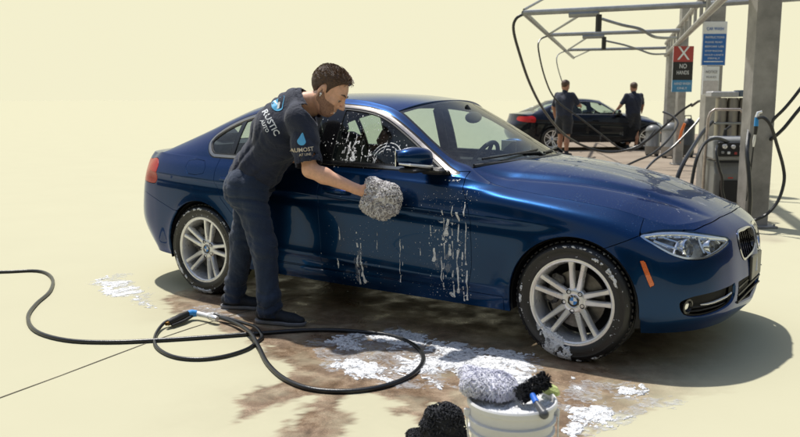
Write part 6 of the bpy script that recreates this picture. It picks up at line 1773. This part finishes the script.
at_hose('black hose drooping in front of the vacuum drums', [(663, 112, 16), (672, 116, 15.8), (678, 124, 15.6), (668, 140, 15.4), (652, 154, 15.2), (636, 161, 15), (618, 170, 14.8), (605, 180, 14.7)], 0.0204)
# flat signs: board, border, printed fields
def sign(name, lab, u, v0, v1, t, w, fields, words):
    q_ = sight(u, (v0+v1)/2); hz_ = np.array((FW[0], FW[1])); hz_ = hz_/np.linalg.norm(hz_); t = t/(q_[:2]@hz_); c = at_depth(u, (v0+v1)/2, t); h = abs(at_depth(u, v0, t)[2]-at_depth(u, v1, t)[2]); r_ = empty(name, tuple(c), -YAW, label=lab, cat='sign')
    b = MB(); b.box((0, 0, 0), (w, .03, h), None, .004); b.build('board', M['print_white'], r_)
    for k, (x0, x1, z0, z1, mt) in enumerate(fields):
        b = MB(); b.box(((x0+x1)/2*w, -.0165, (z0+z1)/2*h), ((x1-x0)*w, .004+.001*k, (z1-z0)*h)); b.build('printed_field', mt, r_)
    for txt, x, z, s_, mt, wd in words:
        cu = bpy.data.curves.new('w', 'FONT'); cu.body = txt; cu.size = s_*h; cu.align_x = 'CENTER'; cu.align_y = 'CENTER'; cu.extrude = .001
        o = bpy.data.objects.new('w', cu); COL.objects.link(o); me = bpy.data.meshes.new_from_object(o.evaluated_get(bpy.context.evaluated_depsgraph_get()))
        bpy.data.objects.remove(o); bpy.data.curves.remove(cu)
        xs = [v.co.x for v in me.vertices]; sx = wd*w/max(1e-6, max(xs)-min(xs))
        me.transform(Matrix.Diagonal((sx, 1, 1, 1))); l = link('lettering', me, mt, r_, (x*w, -.026, z*h), (math.pi/2, 0, 0))
    return r_
S_B = plain('sign_blue', (.02, .13, .42), .4, var=.04); S_R = plain('sign_red', (.36, .05, .045), .4, var=.04); S_K = plain('sign_black', (.012, .012, .014), .4); S_C = plain('sign_cyan', (.05, .22, .42), .4); M['sign_white'] = M['print_white']
sign('notice_sign', 'white and blue notice board high on the second post', 714, 22, 65.5, 12.62, .37, ((-.47, .47, -.49, .22, S_B), (-.40, .40, -.42, -.40, M['print_white'])),
     (('CAR WASH', 0, .33, .10, S_B, .70), ('INSTRUCTIONS', 0, .14, .075, M['print_white'], .78), ('PLEASE READ', -.04, .03, .060, M['print_white'], .70), ('BEFORE USE', 0, -.07, .060, M['print_white'], .78), ('STOP ENGINE', -.02, -.17, .055, M['print_white'], .72), ('HOLD LANCE', 0, -.26, .055, M['print_white'], .78), ('FIRMLY', 0, -.34, .055, M['print_white'], .5)))
S_P = plain('paper_pink', (.52, .49, .48), .7)
sign('paper_notice', 'pale paper notice taped below the blue board', 710.5, 66.5, 95, 12.62, .25, ((-.46, .46, -.46, .0, S_P),), (('NOTICE', 0, .30, .14, M['steel_dark'], .7), ('RULES', 0, .12, .10, M['steel_dark'], .6)))
sign('warning_sign', 'red, black and blue warning sign on the far post', 682.5, 46.5, 92, 17.2, .42, ((-.5, .5, .16, .5, S_R), (-.5, .5, -.24, .16, S_K), (-.5, .5, -.5, -.24, S_C)),
     (('X', 0, .33, .42, M['print_white'], .62), ('NO', 0, .06, .14, M['print_white'], .35), ('HANDS', 0, -.08, .12, M['print_white'], .6), ('HAND WASH', 0, -.32, .08, M['print_white'], .8), ('ONLY', 0, -.42, .07, M['print_white'], .5)))
# bundle of steel cylinders
cy = gp_at(731, 10.6); cyl = empty('steel_cylinders', tuple(cy), -YAW, label='three tall stainless cylinders standing behind the pressure washer', cat='cylinder')
M['stainless'] = plain('stainless', (.30, .28, .26), .33, .9, var=.12, scale=4, rvar=.1)
for k, x in enumerate((-.125, .025, .175)):
    b = MB(); b.lathe([(.0001, .02), (.070, .02), (.074, .05), (.074, 1.38), (.068, 1.43), (.0001, 1.43)], 28, Matrix.Translation((x, 0, 0))); b.build('cylinder', M['stainless'], cyl, auto=35)
b = MB(); b.box((-.12, 0, 1.475), (.36, .22, .075), None, .012); b.build('left_cap', plain('cap_grey', (.34, .34, .35), .5), cyl)
b = MB(); b.box((.165, 0, 1.485), (.20, .23, .085), None, .012); b.build('right_cap', plain('cap_slate', (.08, .11, .15), .5), cyl)
for z_ in (.5, 1.1):
    b = MB(); b.box((.02, 0, z_), (.50, .17, .03), None, .004); b.build('strap', M['rail'], cyl)
# pressure washer cabinet
mc = gp_at(727.5, 9.55); pw = empty('pressure_washer', tuple(mc), -YAW, label='grey upright pressure washer with control panel and tubular handle', cat='pressure washer')
GB = plain('cabinet_grey', (.16, .165, .165), .38, var=.1, scale=8); DK = M['black']; LG = plain('panel_grey', (.26, .265, .265), .38)
def YZ(poly, x0, x1, b): b.prism(poly, x0, x1, Matrix(((0, 0, 1, 0), (1, 0, 0, 0), (0, 1, 0, 0), (0, 0, 0, 1))))
b = MB(); YZ([(-.20, .10), (-.22, .55), (-.17, .70), (.17, .70), (.20, .55), (.20, .10)], -.19, .19, b); o = fix_normals(b.build('cabinet', GB, pw))
mdf = o.modifiers.new('b', 'BEVEL'); mdf.width = .02; mdf.segments = 3
b = MB(); YZ([(-.23, .70), (-.20, .95), (-.12, .985), (.10, .97), (.14, .72)], -.215, .215, b); o = fix_normals(b.build('control_head', LG, pw)); mdf = o.modifiers.new('b', 'BEVEL'); mdf.width = .03; mdf.segments = 3
b = MB(); b.box((0, -.226, .835), (.34, .03, .165), Matrix.Rotation(R(-7), 4, 'X'), .01); b.build('panel', DK, pw)
for x, z, r_ in ((-.10, .87, .028), (.0, .865, .024), (.10, .87, .026)):
    b = MB(); b.lathe([(r_, -.012), (r_, .012), (r_*.8, .016), (.0001, .016)], 20, Matrix.Translation((x, -.245, z)) @ Matrix.Rotation(math.pi/2, 4, 'X')); b.build('gauge', M['alloy'], pw)
for x, z, mt in ((-.12, .80, LG), (-.05, .795, M['print_white']), (.03, .79, S_R), (.09, .795, M['print_white']), (.13, .80, LG)):
    b = MB(); b.box((x, -.248, z), (.032, .02, .03), None, .004); b.build('switch', mt, pw)
b = MB(); b.box((0, -.235, .685), (.40, .02, .02), None, .004); b.build('seam_trim', DK, pw)
b = MB(); b.tube([(-.225, .03, .04), (-.225, .02, .6), (-.215, .0, 1.18), (-.20, -.01, 1.25), (-.15, -.01, 1.29), (.15, -.01, 1.29), (.20, -.01, 1.25), (.215, .0, 1.18), (.225, .02, .6), (.225, .03, .04)], .017, 10)
b.build('handle', plain('handle_bare', (.42, .36, .32), .4, .5, var=.2), pw)
b = MB(); b.box((0, -.212, .50), (.06, .02, .012), None, .003); b.build('status_light', plain('red_lamp', (.7, .06, .03), .3), pw)
b = MB(); YZ([(-.26, .22), (-.235, .47), (-.20, .47), (-.20, .22)], -.12, .12, b); fix_normals(b.build('front_grille', DK, pw))
for x in (-.21, .21):
    b = MB(); b.lathe([(.0001, -.03), (.08, -.03), (.10, -.02), (.10, .02), (.08, .03), (.0001, .03)], 24, Matrix.Translation((x, .12, .10)) @ Matrix.Rotation(math.pi/2, 4, 'Y')); b.build('wheel', M['rubber'], pw)
b = MB(); b.tube([(.0, .02, .97), (.0, .0, 1.06)], [.03, .022], 10); b.tube([(0, 0, 1.05), (.05, -.02, 1.10)], .014, 8); b.build('valve', DK, pw)
at_hose('black hose looping over the front of the pressure washer panel', [(717, 146, 9.25), (716, 152, 9.15), (719, 168, 9.12), (722, 178, 9.15), (722, 190, 9.2), (726, 205, 9.2), (732, 222, 9.3)], .016)
at_hose('black hose arching left from the top of the pressure washer', [(733, 146, 9.5), (726, 141, 9.4), (715, 138.5, 9.3), (704, 144, 9.2), (697, 158, 9.1), (693, 175, 9.1), (690, 195, 9.1)], .019)
at_hose('thick black hose sweeping left behind the bonnet', [(712, 122, 10.6), (703, 132, 10.2), (693, 147, 9.8), (684, 162, 9.5), (678, 176, 9.4), (674, 192, 9.4)], .026)
at_hose('black hose running down beside the wide post', [(749, 130, 8.9), (747, 150, 8.7), (749, 175, 8.65), (750, 200, 8.65), (748, 226, 8.7)], .024)
at_hose('black hose hanging in a long loop from the blue gun on the post', [(758, 118, 8.55), (764, 118, 8.5), (771, 126, 8.5), (777, 145, 8.55), (783, 166, 8.6), (784, 182, 8.6), (778, 201, 8.6), (767, 214, 8.6), (755, 220, 8.6), (748, 221, 8.7)], .017)
at_hose('upper black hose coming in from the right edge', [(830, 42, 8.7), (812, 72, 8.7), (798, 92, 8.7), (785, 108, 8.75), (774, 119, 8.8), (768, 128, 8.85)], .018)
at_hose('lower black hose coming in from the right edge', [(830, 78, 8.7), (812, 95, 8.7), (797, 112, 8.7), (784, 128, 8.75), (773, 138, 8.8), (768, 140, 8.9)], .020)
hg = at_depth(756, 128, 8.6); gun2 = empty('spray_gun', tuple(hg), -YAW, label='blue and black spray gun clipped to the wide post', cat='spray gun')
b = MB(); b.tube([(0, 0, .02), (0, 0, .11)], [.024, .020], 10); b.build('gun_body', plain('gun_blue_two', (.03, .26, .62), .35), gun2)
b = MB(); b.tube([(0, 0, .11), (.012, 0, .16), (.05, 0, .17)], [.02, .018, .015], 10); b.build('collar', M['alloy'], gun2)
b = MB(); b.tube([(0, 0, .02), (-.005, 0, -.07)], [.022, .018], 10); b.build('grip', M['black'], gun2)
b = MB(); b.tube([(-.005, 0, -.07), (-.012, 0, -.14), (-.015, 0, -.20)], [.012, .016, .008], 10); b.build('nozzle', M['alloy'], gun2)
b = MB(); b.tube([(-.015, 0, -.20), (-.03, 0, -.5), (-.055, 0, -.78)], [.008, .007, .006], 8); b.build('lance', M['black'], gun2)
# vacuum drums
def drum(u, v, w, h, lab, mat, top):
    p = on_ground(u, v); r_ = empty('vacuum_drum', tuple(p), -YAW, label=lab, cat='vacuum cleaner')
    b = MB(); b.lathe([(.0001, .05), (w*.47, .05), (w/2, .09), (w/2, h*.30), (w*.515, h*.31), (w*.515, h*.33), (w/2, h*.34), (w/2, h*.78), (w*.48, h*.80)], 28); b.build('drum', mat, r_)
    b = MB(); b.lathe([(w*.53, h*.79), (w*.53, h*.84), (w*.42, h*.93), (w*.2, h), (.0001, h)], 28); b.build('motor_head', top, r_)
    b = MB(); b.tube([(-w*.25, 0, h*.95), (-w*.2, 0, h*1.07), (w*.2, 0, h*1.07), (w*.25, 0, h*.95)], .015, 8); b.build('carry_handle', DK, r_)
    for k in range(4):
        a = k*math.pi/2+.7; b = MB(); b.ball((w*.42*math.cos(a), w*.42*math.sin(a), .035), .035, 10, 6); b.build('castor', DK, r_)
    return r_
drum(652, 156, .36, .78, 'grey vacuum drum, leftmost of the three between the men and the posts', plain('drum_grey', (.20, .20, .20), .4, .5), GB)
drum(669, 158, .40, .86, 'pale grey vacuum drum, middle of the three', plain('drum_pale', (.30, .29, .28), .4, .5), GB)
drum(686, 157, .36, .95, 'dark vacuum drum with an orange clip, nearest the posts', plain('drum_dark', (.05, .055, .06), .5), DK)
oc_ = at_depth(679, 143, 17.4); b = MB(); b.tube([tuple(oc_), tuple(oc_+np.array((.04, 0, .25))), tuple(oc_+np.array((.10, 0, .42)))], .03, 8)
tag(b.build('orange_brush', plain('orange_plastic', (.70, .16, .03), .4)), 'orange brush handle leaning by the dark vacuum drum', 'brush')
# ------------------------------------------------------------------ unseen dark hall added behind the viewer to darken reflections in the paint
M['hall_wall'] = plain('hall_wall', (.035, .037, .04), .8, var=.3, scale=1.2, bmp=.2, bscale=12); M['hall_dark'] = plain('hall_door', (.014, .015, .017), .6)
M['hall_trim'] = plain('hall_trim', (.16, .16, .16), .6)
hall = empty('unseen_dark_hall', (-5, -15, 0), label='unseen long dark hall added across the forecourt for dark reflections in the car paint', cat='reflection backdrop')
b = MB(); b.box((0, -4, 3.2), (70, 8, 6.4), None, .05); b.build('wall', M['hall_wall'], hall)
b = MB(); b.box((25, 18, 3.2), (10, 36, 6.4), None, .05); b.build('added_dark_wing', M['hall_wall'], hall)  # out-of-view wing, added so the front bumper reflects something dark
b = MB(); b.box((0, .12, 6.0), (70.4, .3, .5), None, .02); b.build('fascia', M['hall_trim'], hall)
for k in range(14):
    b = MB(); b.box((-32.5+5*k, .04, 2.0), (3.8, .12, 4.0), None, .02); b.build('dark_bay_panel', M['hall_dark'], hall)
    b = MB(); b.box((-35+5*k, .2, 2.7), (.35, .35, 5.4), None, .02); b.build('pillar', M['hall_trim'], hall)
# repeats share a group phrase
GROUPS = {'hose': 'black wash hoses of the forecourt', 'steel_post': 'steel posts of the wash bay', 'vacuum_drum': 'vacuum drums beside the posts', 'wash_mitt': 'chenille wash mitts',
          'foam': 'suds on the ground', 'spray_gun': 'pressure spray guns'}
for o in scene.objects:
    if o.parent is None and o.name.split('.')[0] in GROUPS: o['group'] = GROUPS[o.name.split('.')[0]]
